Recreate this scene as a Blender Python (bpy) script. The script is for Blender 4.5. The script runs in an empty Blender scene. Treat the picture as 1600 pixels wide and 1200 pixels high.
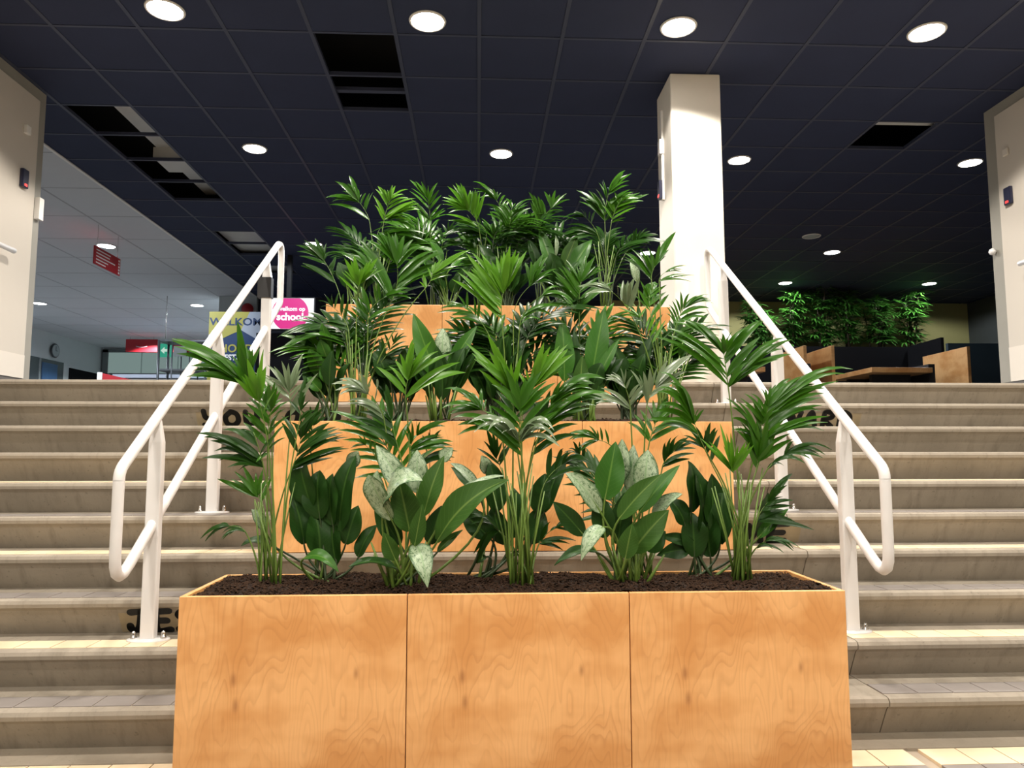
import bpy, bmesh, math, random
from mathutils import Vector as V, Matrix
random.seed(7)
S = bpy.context.scene
COL = S.collection
# ------------------------------------------------------------------ camera, world, exposure
RISE = .165
F_PX, PITCH, YAW, ROLL, EYE = 1153.6, .09617, .04625, -.0007, 6.893*RISE
NOSE0, GOING, OVER = 30.832*RISE, 1.406*RISE, .529*RISE          # top nosing distance, going, riser set-back
cp, sp, cy, sy = math.cos(PITCH), math.sin(PITCH), math.cos(YAW), math.sin(YAW)
FW = V((sy*cp, cy*cp, sp)); R0 = V((cy, -sy, 0)); U0 = R0.cross(FW)
RT = math.cos(ROLL)*R0+math.sin(ROLL)*U0; UP = -math.sin(ROLL)*R0+math.cos(ROLL)*U0
EYEV = V((0, 0, EYE))
cam = bpy.data.cameras.new('camera'); camo = bpy.data.objects.new('camera', cam); COL.objects.link(camo)
cam.sensor_width = 36; cam.lens = F_PX/1600*36; cam.clip_start = .05
m = Matrix((RT, UP, -FW)).transposed().to_4x4(); m.translation = EYEV; camo.matrix_world = m
S.camera = camo
S.view_settings.view_transform = 'Standard'; S.view_settings.look = 'None'
S.view_settings.exposure = 0.0; S.view_settings.gamma = 1; S.view_settings.use_curve_mapping = False
W = bpy.data.worlds.new('world'); S.world = W; W.use_nodes = True
W.node_tree.nodes['Background'].inputs[0].default_value = (1, .95, .88, 1)
W.node_tree.nodes['Background'].inputs[1].default_value = .09
LAMP_W, LAMP_WHITE_W = 215, 330
ZC = 4.14            # suspended ceiling
ZF = 10*RISE         # upper floor

def P(x, y, X=None, Y=None, Z=None):
    """the place in the room, on the plane X, Y or Z, that the photograph shows at pixel x, y"""
    d = (x-800)/F_PX*RT+(600-y)/F_PX*UP+FW
    k = X/d.x if X is not None else Y/d.y if Y is not None else (Z-EYE)/d.z
    return EYEV+k*d

# ------------------------------------------------------------------ materials
MATS = {}
class NT:
    def __init__(s, name):
        s.m = bpy.data.materials.new(name); s.m.use_nodes = True; s.t = s.m.node_tree; s.n = s.t.nodes
        s.b = s.n['Principled BSDF']; MATS[name] = s.m
    def add(s, typ, **kw):
        n = s.n.new(typ)
        for k, v in kw.items():
            if k.startswith('i_'):
                key = k[2:]; key = int(key) if key.isdigit() else key.replace('_', ' ')
                n.inputs[key].default_value = v
            else: setattr(n, k, v)
        return n
    def link(s, a, b): s.t.links.new(a, b)
    def coord(s, scale=(1, 1, 1), kind='Object'):
        tc = s.add('ShaderNodeTexCoord'); mp = s.add('ShaderNodeMapping', i_Scale=scale)
        s.link(tc.outputs[kind], mp.inputs[0]); return mp.outputs[0]
    def noise(s, vec, scale, detail=3, rough=.55, dist=0):
        n = s.add('ShaderNodeTexNoise', i_Scale=scale, i_Detail=detail, i_Roughness=rough, i_Distortion=dist)
        s.link(vec, n.inputs['Vector']); return n.outputs['Fac']
    def ramp(s, fac, stops):
        r = s.add('ShaderNodeValToRGB'); e = r.color_ramp.elements
        while len(e) < len(stops): e.new(.5)
        for q, (p, c) in zip(e, stops):
            q.position = p; q.color = (*c, 1) if len(c) == 3 else c
        s.link(fac, r.inputs[0]); return r.outputs[0]
    def math(s, op, a, b=None):
        n = s.add('ShaderNodeMath', operation=op)
        for i, v in enumerate((a, b)):
            if v is None: continue
            if isinstance(v, (int, float)): n.inputs[i].default_value = v
            else: s.link(v, n.inputs[i])
        return n.outputs[0]
    def mix(s, fac, a, b, blend='MIX'):
        n = s.add('ShaderNodeMix', data_type='RGBA', blend_type=blend)
        for i, v in ((0, fac), (6, a), (7, b)):
            if isinstance(v, (int, float)): n.inputs[i].default_value = v
            elif isinstance(v, tuple): n.inputs[i].default_value = (*v, 1)
            else: s.link(v, n.inputs[i])
        return n.outputs[2]
    def bump(s, h, strength=.3, dist=.005):
        n = s.add('ShaderNodeBump', i_Strength=strength, i_Distance=dist); s.link(h, n.inputs['Height'])
        s.link(n.outputs[0], s.b.inputs['Normal'])
    def color(s, c):
        if isinstance(c, tuple): s.b.inputs['Base Color'].default_value = (*c, 1)
        else: s.link(c, s.b.inputs['Base Color'])
        return s
    def set(s, rough=.6, metal=0, spec=.5):
        s.b.inputs['Roughness'].default_value = rough; s.b.inputs['Metallic'].default_value = metal
        s.b.inputs['Specular IOR Level'].default_value = spec; return s

def plain(name, c, rough=.6, metal=0, spec=.5, var=.12, scale=6, bump=0):
    t = NT(name); n = t.noise(t.coord(), scale, 4)
    t.color(t.mix(n, tuple(x*(1-var) for x in c), tuple(min(1, x*(1+var)) for x in c))); t.set(rough, metal, spec)
    if bump: t.bump(t.noise(t.coord(), scale*12, 3), bump, .003)
    return t.m
def glow(name, c, k):
    t = NT(name); t.color(c if k > 5 else tuple(x*.05 for x in c)); t.b.inputs['Emission Color'].default_value = (*c, 1); t.b.inputs['Emission Strength'].default_value = k
    return t.m

def concrete(name, base, dirt=.5):
    t = NT(name); o = t.coord(); a = t.noise(o, 2.2, 5, .6); b = t.noise(t.coord((14, 6, 2.2)), 1.6, 4, .65); c = t.noise(o, 45, 2)
    k = tuple(x*.66 for x in base)
    col = t.mix(t.ramp(a, [(.3, (0,)*3), (.7, (1,)*3)]), tuple(x*.84 for x in base), tuple(x*1.1 for x in base))
    col = t.mix(t.math('MULTIPLY', t.ramp(b, [(.5, (0,)*3), (.72, (1,)*3)]), dirt), col, k)
    col = t.mix(t.ramp(c, [(.66, (0,)*3), (.74, (.5,)*3)]), col, tuple(x*.5 for x in base))
    t.color(col).set(.75, 0, .3); t.bump(t.noise(o, 60, 3), .25, .003); return t.m
concrete('concrete_riser', (.325, .285, .228), .6); concrete('concrete_slab', (.34, .295, .23), .3)

def plywood(name, dark=1):
    t = NT(name); o = t.coord()
    w = t.noise(o, 1.6, 2, .5)
    f = t.noise(t.coord((3.0, 3.0, 1.0)), 1.25, 3, .46, .25)
    ring = t.math('FRACT', t.math('MULTIPLY', f, 32))
    line = t.ramp(ring, [(0, (.1,)*3), (.55, (.15,)*3), (.9, (.9,)*3), (1, (.1,)*3)])
    lm = t.ramp(w, [(.35, (.12,)*3), (.62, (1,)*3)])
    fib = t.noise(t.coord((70, 70, 2.2)), 2.0, 3, .6)
    blot = t.noise(t.coord((1.6, 1.6, 2.4)), 2.0, 3, .55)
    A = (.86*dark, .475*dark, .195*dark); B = (.68*dark, .32*dark, .105*dark)
    col = t.mix(t.ramp(blot, [(.42, (0,)*3), (.62, (1,)*3)]), A, B)
    col = t.mix(t.math('MULTIPLY', t.math('MULTIPLY', line, lm), .38), col, (.42*dark, .16*dark, .045*dark))
    col = t.mix(t.math('MULTIPLY', t.ramp(fib, [(.45, (0,)*3), (.75, (1,)*3)]), .16), col, (.50*dark, .22*dark, .07*dark))
    for kx, kz in ((.19, .385), (.60, .40), (.2, .30)):            # knots of the veneer
        d = t.add('ShaderNodeVectorMath', operation='DISTANCE'); t.link(t.coord((1, 0, .45)), d.inputs[0]); d.inputs[1].default_value = (kx, 0, kz*.45)
        col = t.mix(t.ramp(t.math('ADD', d.outputs['Value'], t.math('MULTIPLY', f, .01)), [(.008, (.55,)*3), (.018, (0,)*3)]), col, (.30*dark, .11*dark, .035*dark))
    t.color(col).set(.42, 0, .35); return t.m
plywood('birch_plywood'); plywood('booth_plywood', .8)
plain('plywood_edge', (.74, .42, .19), .6, var=.2, scale=30)
plain('plywood_joint', (.12, .045, .015), .8)
plain('white_enamel', (.70, .69, .68), .32, 0, .5, var=.03)
plain('tape_black', (.012, .012, .013), .55); plain('steel', (.62, .6, .57), .22, 1)
plain('wall_paint', (.58, .535, .47), .8, var=.03, scale=1.5); plain('wall_edge_grey', (.30, .29, .255), .75, var=.06)
plain('wall_band', (.68, .63, .56), .7, var=.03); plain('skirting_grey', (.12, .11, .10), .7)
plain('column_paint', (.82, .77, .68), .75, var=.03); plain('duct_white', (.82, .8, .76), .5, var=.03)
plain('navy_tile', (.023, .031, .070), .8, 0, .3, var=.15, scale=2, bump=.2); plain('navy_grid', (.034, .041, .075), .5, var=.1)
plain('plenum_black', (.012, .012, .013), .9); plain('duct_metal', (.55, .55, .53), .45, .2)
plain('white_tile', (.62, .64, .66), .85, var=.03, bump=.15); plain('white_grid', (.42, .43, .45), .6)
plain('far_floor', (.10, .095, .09), .5); plain('navy_wall', (.018, .02, .032), .8); plain('olive_wall', (.42, .37, .14), .8, var=.06)
plain('dusk_wall', (.05, .055, .05), .85); plain('room_wall', (.50, .54, .54), .8, var=.04); plain('teal_panel', (.018, .034, .045), .7)
plain('black_panel', (.007, .007, .008), .9, 0, .08); plain('dark_upholstery', (.014, .013, .014), .7)
plain('tile_cream', (.78, .63, .43), .5, var=.06, scale=9); plain('tile_grey', (.25, .225, .21), .4, var=.12, scale=9); plain('grout', (.36, .30, .23), .85, var=.2)
plain('letter_black', (.008, .008, .008), .5); plain('glue_yellow', (.33, .265, .165), .6, var=.25, scale=18)
plain('reader_navy', (.02, .022, .05), .3); glow('led_red', (1, .05, .04), 2.2)
plain('sign_red', (.42, .014, .022), .45, var=.05); plain('sign_white', (.85, .84, .83), .5, var=.02); plain('sign_blue', (.010, .036, .11), .5, var=.03)
plain('sign_yellow', (.36, .33, .06), .5, var=.03); plain('sign_pale', (.33, .37, .44), .5, var=.03); plain('clock_face', (.34, .38, .39), .4)
plain('rim_dark', (.05, .055, .06), .4); plain('rack_grey', (.10, .11, .12), .4, .5); plain('glass_door', (.05, .06, .065), .15); plain('poster_blue', (.03, .08, .17), .4)
glow('partition_glass', (.40, .55, .52), .42); plain('frame_grey', (.17, .19, .19), .5); plain('screen_case', (.01, .01, .01), .4)  # partition_glass glows in place of a lit room behind the panes
glow('screen_white', (.93, .93, .95), 1.15); glow('screen_pink', (.74, .035, .26), 1.0); glow('exit_green', (.02, .36, .22), .8); glow('exit_white', (.7, .95, .8), .7)
glow('lamp_glow', (1, .94, .86), 30); glow('lamp_glow_cool', (.95, .98, 1), 16)

def soil():
    t = NT('bark_soil'); o = t.coord(); a = t.noise(o, 70, 4, .7); b = t.noise(o, 6, 3)
    col = t.ramp(a, [(.3, (.008, .005, .004)), (.55, (.035, .019, .012)), (.75, (.10, .052, .03))])
    t.color(t.mix(b, col, (.02, .012, .008))).set(.85, 0, .2); t.bump(a, .9, .01)
soil()
plain('bark_chip', (.038, .021, .013), .9, 0, .1, var=.9, scale=60)

def leafmat(name, a, b, rough=.36, trans=.25, vein=None, stripes=60, pattern=None, spec=.5):
    t = NT(name); oi = t.add('ShaderNodeObjectInfo'); uv = t.add('ShaderNodeUVMap'); sx = t.add('ShaderNodeSeparateXYZ'); t.link(uv.outputs[0], sx.inputs[0])
    n = t.noise(t.coord(), 9, 3)
    col = t.mix(t.math('ADD', t.math('MULTIPLY', n, .6), t.math('MULTIPLY', oi.outputs['Random'], .4)), a, b)
    if pattern:                                                      # silvery marbling between the side veins, green rim
        mp = t.add('ShaderNodeMapping', i_Scale=(9, 2.6, 1)); t.link(uv.outputs[0], mp.inputs[0])
        sh = t.add('ShaderNodeMapping', i_Scale=(13, 4, 1)); t.link(uv.outputs[0], sh.inputs[0])
        q = t.noise(mp.outputs[0], 1.5, 5, .65, 1.2)
        edge = t.math('ABSOLUTE', sx.outputs[1])
        f = t.math('SUBTRACT', t.ramp(q, [(.36, (0,)*3), (.52, (1,)*3)]), t.ramp(edge, [(.72, (0,)*3), (1, (.9,)*3)]))
        f.node.use_clamp = True
        col = t.mix(f, col, pattern)
    if stripes:
        st = t.math('MULTIPLY', t.math('ADD', t.math('SINE', t.math('MULTIPLY', sx.outputs[1], stripes)), 1), .09)
        col = t.mix(st, col, tuple(x*.45 for x in a))
    if vein:
        f = t.ramp(t.math('ABSOLUTE', sx.outputs[1]), [(.03, (.75,)*3), (.09, (0,)*3)])
        col = t.mix(f, col, vein)
        w = t.math('SINE', t.math('MULTIPLY', t.math('SUBTRACT', sx.outputs[0], t.math('MULTIPLY', t.math('ABSOLUTE', sx.outputs[1]), .22)), 75))
        col = t.mix(t.math('MULTIPLY', t.ramp(w, [(.8, (0,)*3), (1, (1,)*3)]), .12), col, vein)
    t.color(col).set(rough, 0, spec)
    tr = t.add('ShaderNodeBsdfTranslucent'); t.link(col, tr.inputs[0])
    mx = t.add('ShaderNodeMixShader', i_0=trans); out = t.n['Material Output']
    t.link(t.b.outputs[0], mx.inputs[1]); t.link(tr.outputs[0], mx.inputs[2]); t.link(mx.outputs[0], out.inputs[0])
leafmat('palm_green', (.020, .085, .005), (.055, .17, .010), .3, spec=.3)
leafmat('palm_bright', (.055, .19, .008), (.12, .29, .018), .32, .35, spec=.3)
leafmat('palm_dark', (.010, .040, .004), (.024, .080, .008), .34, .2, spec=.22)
leafmat('palm_silver', (.10, .16, .07), (.21, .28, .16), .28, .2, spec=.6)
leafmat('broad_top_silver', (.03, .09, .025), (.05, .13, .035), .38, .18, (.22, .36, .16), 0, (.36, .46, .29))
leafmat('broad_under', (.026, .080, .010), (.05, .125, .016), .5, .22, (.15, .24, .05), 0, spec=.2)
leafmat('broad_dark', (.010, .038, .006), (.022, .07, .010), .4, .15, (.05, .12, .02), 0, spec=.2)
leafmat('broad_green', (.026, .105, .010), (.05, .165, .016), .36, .22, (.12, .25, .04), 0, spec=.3)
leafmat('rhapis_leaf', (.016, .065, .008), (.055, .18, .02), .35, .25, spec=.3)
plain('stalk_green', (.11, .19, .03), .42, var=.3, scale=20); plain('stalk_dark', (.03, .055, .015), .5, var=.3); plain('stalk_brown', (.05, .032, .018), .6, var=.3)

# ------------------------------------------------------------------ mesh helpers
class MB:
    def __init__(s): s.v = []; s.f = []; s.mi = []; s.uv = None; s.k = 0
    def box(s, x0, x1, y0, y1, z0, z1):
        b = len(s.v)
        s.v += [(x, y, z) for z in (z0, z1) for y in (y0, y1) for x in (x0, x1)]
        for q in ((0, 2, 3, 1), (4, 5, 7, 6), (0, 1, 5, 4), (2, 6, 7, 3), (0, 4, 6, 2), (1, 3, 7, 5)): s.face([b+i for i in q])
        return s
    def face(s, q): s.f.append(q); s.mi.append(s.k)
    def prism(s, pts, a0, a1, axis='x'):
        """pts: outline in the other two axes; extruded from a0 to a1"""
        n = len(pts); b = len(s.v)
        for a in (a0, a1):
            for p, q in pts: s.v.append((a, p, q) if axis == 'x' else (p, a, q) if axis == 'y' else (p, q, a))
        s.face([b+i for i in range(n)][::-1]); s.face([b+n+i for i in range(n)])
        for i in range(n): s.face([b+i, b+(i+1) % n, b+n+(i+1) % n, b+n+i])
        return s
    def tube(s, pts, r, n=8, cap=True):
        pts = [V(p) for p in pts]; b = len(s.v); N = len(pts)
        rr = r if isinstance(r, (list, tuple)) else [r]*N
        up = None
        for i, p in enumerate(pts):
            t = (pts[min(i+1, N-1)]-pts[max(i-1, 0)]).normalized()
            if up is None: up = t.orthogonal().normalized()
            up = (up-t*up.dot(t)).normalized(); w = t.cross(up)
            for k in range(n):
                a = 2*math.pi*k/n; s.v.append(tuple(p+rr[i]*(math.cos(a)*up+math.sin(a)*w)))
        for i in range(N-1):
            for k in range(n): s.face([b+i*n+k, b+i*n+(k+1) % n, b+(i+1)*n+(k+1) % n, b+(i+1)*n+k])
        if cap: s.face([b+k for k in range(n)][::-1]); s.face([b+(N-1)*n+k for k in range(n)])
        return s
    def lathe(s, prof, c=(0, 0, 0), n=24, sx=1, sy=1):
        b = len(s.v); N = len(prof)
        for r, z in prof:
            for k in range(n):
                a = 2*math.pi*k/n; s.v.append((c[0]+r*sx*math.cos(a), c[1]+r*sy*math.sin(a), c[2]+z))
        for i in range(N-1):
            for k in range(n): s.face([b+i*n+k, b+i*n+(k+1) % n, b+(i+1)*n+(k+1) % n, b+(i+1)*n+k])
        s.face([b+k for k in range(n)][::-1]); s.face([b+(N-1)*n+k for k in range(n)])
        return s
    def mesh(s, name, mats, smooth=False, uvs=None):
        me = bpy.data.meshes.new(name); me.from_pydata([tuple(v) for v in s.v], [], s.f)
        for q in (mats if isinstance(mats, (list, tuple)) else [mats]): me.materials.append(MATS[q])
        if any(s.mi): me.polygons.foreach_set('material_index', s.mi)
        if smooth: me.polygons.foreach_set('use_smooth', [True]*len(me.polygons))
        if uvs:
            l = me.uv_layers.new(name='UVMap'); idx = [0]*len(me.loops); me.loops.foreach_get('vertex_index', idx)
            l.data.foreach_set('uv', [c for i in idx for c in uvs[i]])
        me.update(); return me
    def obj(s, name, mats, parent=None, smooth=False, loc=None, uvs=None, local=False):
        if loc is None and parent is not None and not local: loc = wloc(parent)
        if loc is not None: s.v = [(a-loc[0], b-loc[1], c-loc[2]) for a, b, c in s.v]
        return link(name, s.mesh(name, mats, smooth, uvs), parent, loc)

def link(name, data, parent=None, loc=None):
    o = bpy.data.objects.new(name, data); COL.objects.link(o)
    if parent is not None: o.parent = parent
    if loc is not None: o.location = V(loc)-(wloc(parent) if parent is not None else V())
    return o
def wloc(o):
    r = V()
    while o is not None: r += o.location; o = o.parent
    return r
def tag(o, label, cat, group=None):
    o['label'] = label; o['category'] = cat
    if group: o['group'] = group
    return o
def thing(name, label, cat, loc, group=None):
    return tag(link(name, None, None, loc), label, cat, group)
def structure(o): o['kind'] = 'structure'; return o
def soften(o, w=.003, seg=2):
    b = o.modifiers.new('bevel', 'BEVEL'); b.width = w; b.segments = seg; b.limit_method = 'ANGLE'; return o
def copy_tree(o, parent=None):
    c = o.copy(); COL.objects.link(c)
    if parent is not None: c.parent = parent
    for ch in list(o.children): copy_tree(ch, c)
    return c
def text(name, body, size, mat, parent, loc, rot, bold=0, shear=0, width=None, align='CENTER', ext=.0008):
    c = bpy.data.curves.new(name, 'FONT'); c.body = body; c.size = size; c.align_x = align; c.offset = bold; c.shear = shear; c.extrude = ext; c.resolution_u = 3
    t = bpy.data.objects.new(name, c); COL.objects.link(t); bpy.context.view_layer.update()
    me = bpy.data.meshes.new_from_object(t.evaluated_get(bpy.context.evaluated_depsgraph_get())); me.name = name
    bpy.data.objects.remove(t); bpy.data.curves.remove(c)
    me.materials.clear(); me.materials.append(MATS[mat])
    if width:
        xs = [v.co.x for v in me.vertices]; k = width/(max(xs)-min(xs))
        for v in me.vertices: v.co.x *= k
    o = link(name, me, parent, loc); o.rotation_euler = rot; return o
# ------------------------------------------------------------------ lamps
def downlight(x, y, label, z=ZC, on=True, cool=False, r=.095, power=None):
    t = thing('ceiling_downlight', label, 'lamp', (x, y, z), 'round downlights in the ceilings')
    MB().lathe([(r*.90, -.002), (r*.92, -.010), (r*1.0, -.008), (r*1.04, 0)], (x, y, z), 28).obj('trim_ring', 'duct_white', t, True, (x, y, z))
    MB().lathe([(r*.90, -.001), (r*.90, -.0055), (r*.5, -.012), (.004, -.014)], (x, y, z), 24).obj('diffuser', ('lamp_glow_cool' if cool else 'lamp_glow') if on else 'clock_face', t, True, (x, y, z))
    if on: spot(x, y, z-.03, power or (LAMP_WHITE_W if cool else LAMP_W), cool, 170 if cool else 138)
    return t
def spot(x, y, z, power, cool=False, cone=138):
    l = bpy.data.lights.new('lamp_light', 'SPOT'); l.energy = power; l.spot_size = math.radians(cone); l.spot_blend = .18; l.shadow_soft_size = .07
    l.color = (.84, .91, 1) if cool else (1, .92, .82)
    o = bpy.data.objects.new('lamp_light', l); COL.objects.link(o); o.location = (x, y, z)
#LAMPS
row = ['first', 'second', 'third', 'last']
for i, q in enumerate(((258, 15), (668, 33), (1060, 42), (1448, 50))):
    p = P(*q, Z=ZC); downlight(p.x, p.y, f'glaring round downlight in dark ceiling, {row[i]} from left in the row nearest the viewer', r=.125)
for i, q in enumerate(((398, 232), (783, 240), (1155, 250), (1516, 254))):
    p = P(*q, Z=ZC); downlight(p.x, p.y, f'round downlight in dark ceiling, {row[i]} from left in the second row', r=.115)
for q, lb, on in (((1268, 369), 'unlit round fitting in dark ceiling right of the column', False), ((1300, 394), 'lit downlight beside the unlit round fitting in dark ceiling', True),
                  ((1227, 442), 'far downlight shining on the leafy plants, nearest the column', True), ((1452, 443), 'far downlight above the olive wall, near the right wall', True),
                  ((1012, 395), 'downlight seen through palm leaves just left of the column', True), ((757, 386), 'downlight glinting through the dense back palms at centre', True),
                  ((490, 381), 'downlight beside the palm tips above the pink screen', True)):
    p = P(*q, Z=ZC); downlight(p.x, p.y, lb, on=on, cool=on, r=.12, power=185)
for q, lb in (((166, 384), 'downlight in white ceiling just above the red hanging sign'), ((308, 477), 'downlight in white ceiling above the red banners'),
              ((62, 474), 'downlight in white ceiling beside the left wall edge')):
    p = P(*q, Z=ZC); downlight(p.x, p.y, lb, cool=True, r=.13)
for x, y in ((-2.1, 2.5), (-.3, 2.5), (1.5, 2.5), (3.3, 2.5), (-2.1, .1), (.2, .1), (2.6, .1), (-2.1, -2.3), (.2, -2.3), (2.6, -2.3)):
    spot(x, y, ZC-.03, LAMP_W)                                       # the same ceiling goes on above and behind the viewer
for x, y in ((-7.3, 10.6), (-7.5, 7.2), (-5.6, 18.5), (-8.2, 18.5)): spot(x, y, ZC-.03, LAMP_WHITE_W, True)  # the deeper pair has no fittings: added to brighten the far wall

# ------------------------------------------------------------------ setting: floors, stairs
def nose(k): return NOSE0-k*GOING
def lvl(k): return (10-k)*RISE
XL, XR, SEAM = -3.62, 4.45, 1.655
fl = structure(MB().box(-9, 10, -5, 3.12, -.05, -.012).obj('floor', 'grout'))
uf = structure(MB().box(-10.6, 9.9, NOSE0+.32, 21.2, ZF-.2, ZF).obj('floor', 'far_floor'))
T = .15
tile_me = {}
def tile(parent, mat, x, y, z, d=.14, w=T-.005, h=.012):
    key = (mat, round(d, 3), round(w, 3))
    if key not in tile_me:
        tile_me[key] = MB().box(-w/2, w/2, 0, d, -h, 0).mesh('tile', mat)
    return link('tile', tile_me[key], parent, (x, y, z))
def row_x(x0, x1):
    x0 -= .01
    i = math.ceil((x0-SEAM)/T)
    while SEAM+(i+1)*T <= x1: yield SEAM+(i+.5)*T; i += 1
FY = P(1500, 1194, Z=0).y
for r_, (y, mat) in enumerate(((FY, 'tile_cream'), (FY-T, 'tile_grey'), (FY-2*T, 'tile_grey'), (FY-3*T, 'tile_grey'))):
    for x in row_x(-2.5, 3.1):
        if x > SEAM: x += .055
        tile(fl, mat, x, y, 0, T-.005)
structure(fl)
band = MB().box(-9, 10, FY+.155, 3.12, -.012, .0).obj('stair_foot_strip', 'concrete_slab', fl)
st = thing('staircase', 'wide concrete staircase with tiled treads running up on both sides of the planters', 'stairs', (0, 2.85, 0)); st['kind'] = 'structure'
for k in range(9, -1, -1):
    z, yf = lvl(k), nose(k)
    yb = nose(k-1)+OVER+.02 if k else NOSE0+.34
    prof = [(yf+.006, z-.004), (yf+.022, z), (yb, z), (yb, z-RISE-.01), (yf+OVER, z-RISE-.01), (yf+OVER, z-RISE), (yf+.024, z-.05), (yf+.012, z-.038), (yf+.001, z-.034), (yf-.002, z-.018)]
    for x0, x1 in ((XL, SEAM-.002), (SEAM+.002, XR)):
        s = MB().prism(prof, x0, x1).obj('step', 'concrete_riser', st, False, (0, yf, z))
        if k < 4: continue
        for x in row_x(x0, x1):
            if x < -2.9 and k > 6 or abs(x-.145) < 1.05 and k in (5, 6, 7, 4): continue
            if k in (8, 9) and abs(x-.145) < 1.0: continue
            tile(s, 'tile_cream' if k % 2 == 0 else 'tile_grey', x, yf+.052, z+.0025, .125)
# black brush lettering stuck on the risers
def capsule(mb, a, b, w, t):
    a, b = V(a), V(b); d = (b-a); d = d.normalized() if d.length > 1e-6 else V((1, 0)); n = V((-d.y, d.x)); base = len(mb.v); pts = []
    for i in range(7): u = math.pi*(i/6+.5); pts.append(a+w*(math.cos(u)*d+math.sin(u)*n))
    for i in range(7): u = math.pi*(i/6-.5); pts.append(b+w*(math.cos(u)*d+math.sin(u)*n))
    mb.prism([(p.x, p.y) for p in pts], 0, t, 'z')
GL = {'J': [[(.15, .92), (.7, .98)], [(.62, .95), (.42, .25), (.25, .06), (.04, .12), (.02, .28)]], 'E': [[(.1, .95), (.75, .98)], [(.2, .95), (.12, .05), (.7, .08)], [(.18, .52), (.6, .52)]],
      'S': [[(.75, .9), (.4, .98), (.15, .78), (.4, .55), (.68, .32), (.45, .04), (.08, .1)]],
      'y': [[(.08, .95), (.14, .55), (.38, .5)], [(.72, .95), (.5, .4), (.25, .06), (.05, .1)]], 'o': [[(.4, .9), (.12, .6), (.16, .2), (.45, .08), (.72, .35), (.68, .75), (.4, .92)]],
      'u': [[(.12, .9), (.1, .35), (.3, .08), (.55, .2), (.68, .9)], [(.68, .9), (.66, .1)]], 'a': [[(.66, .85), (.3, .85), (.1, .4), (.3, .08), (.6, .35), (.7, .85), (.66, .08)]],
      'r': [[(.2, .85), (.12, .08)], [(.2, .6), (.4, .85), (.66, .8)]], 'e': [[(.15, .45), (.65, .52), (.55, .85), (.25, .82), (.1, .4), (.3, .08), (.66, .15)]],
      'W': [[(.06, .92), (.16, .1), (.4, .7), (.58, .1), (.85, .92)]], 'A': [[(.08, .06), (.46, .95), (.76, .06)], [(.22, .35), (.66, .35)]],
      'R': [[(.2, .06), (.22, .92), (.6, .88), (.66, .62), (.25, .5), (.7, .06)]], 'D': [[(.15, .06), (.18, .92), (.6, .8), (.72, .45), (.55, .12), (.15, .06)]],
      'M': [[(.04, .06), (.22, .9), (.42, .25), (.62, .9), (.78, .06)]]}
def smooth(s):
    if len(s) < 3: return s
    out = []
    for i in range(len(s)-1):
        p = [V(s[max(0, min(len(s)-1, i+d))]) for d in (-1, 0, 1, 2)]
        for q in range(4):
            t = q/4; out.append(.5*(2*p[1]+(p[2]-p[0])*t+(2*p[0]-5*p[1]+4*p[2]-p[3])*t*t+(3*p[1]-p[0]-3*p[2]+p[3])*t**3))
    return [(q.x, q.y) for q in out]+[s[-1]]
def lettering(k, x0, x1, word, patch=True, step=None):
    z0, y0, y1 = lvl(k+1), nose(k)+OVER, nose(k)+.024
    ang = math.atan2(RISE-.05, y1-y0); h = .118; adv = (x1-x0)/len(word)
    rot = (ang, 0, 0)
    if patch:
        q = MB().box(x0-.04, x1+.04, .006, .112, 0, .0006).obj('glue_patch', 'glue_yellow', st, local=True); q.rotation_euler = rot; q.location = V((0, y0-.0012, z0))-st.location
    for i, ch in enumerate(word):
        if ch == ' ': continue
        mb = MB()
        for s in GL[ch]:
            s = smooth(s)
            for a, b in zip(s, s[1:]): capsule(mb, (x0+i*adv+a[0]*adv, .008+a[1]*h), (x0+i*adv+b[0]*adv, .008+b[1]*h), .0175, .0016)
        o = mb.obj('letter', 'letter_black', st, local=True); o.rotation_euler = rot; o.location = V((0, y0-.0016, z0))-st.location
yr = nose(8)+.06
lettering(8-1+0, P(203, 965, Y=nose(7)+.06).x, P(203, 965, Y=nose(7)+.06).x+.315, 'JES')
lettering(1, P(318, 645, Y=nose(1)+.06).x, P(540, 645, Y=nose(1)+.06).x, 'you are')
lettering(1, P(1226, 645, Y=nose(1)+.06).x, P(1334, 645, Y=nose(1)+.06).x, 'WARD')
lettering(5, P(1158, 830, Y=nose(5)+.06).x, P(1238, 830, Y=nose(5)+.06).x, 'ME')

# ------------------------------------------------------------------ setting: walls, column, ceilings
wl = structure(MB().box(XL-.12, XL, -5, 6.1, 0, ZC).obj('wall_left', 'wall_edge_grey'))
MB().box(XL, XL+.012, -4.9, 6.0, 1.93, ZC-.10).obj('wall_board', 'wall_paint', wl)
MB().box(XL, XL+.016, -4.9, 6.0, 1.745, 1.93).obj('wall_band', 'wall_band', wl)
MB().box(XL, XL+.01, NOSE0, 6.1, ZF, 1.745).obj('skirting', 'skirting_grey', wl)
wr = structure(MB().box(XR, XR+.12, -5, 6.06, 0, ZC).obj('wall_right', 'wall_edge_grey'))
MB().box(XR-.012, XR, -4.9, 5.92, 2.03, ZC-.10).obj('wall_board', 'wall_paint', wr)
MB().box(XR-.016, XR, -4.9, 5.92, 1.745, 2.03).obj('wall_band', 'wall_band', wr)
MB().box(XR-.01, XR, NOSE0, 6.06, ZF, 1.745).obj('skirting', 'skirting_grey', wr)
co = thing('column', 'square white column on the upper floor behind the right handrail', 'column', (1.71, 5.72, ZF)); co['kind'] = 'structure'
soften(MB().box(1.505, 1.905, 5.5, 5.94, ZF, ZC).obj('shaft', 'column_paint', co), .012)
b = MB().box(1.487, 1.505, 5.745, 5.785, 3.2, 3.95).obj('cable_duct', 'duct_white', co)
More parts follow.
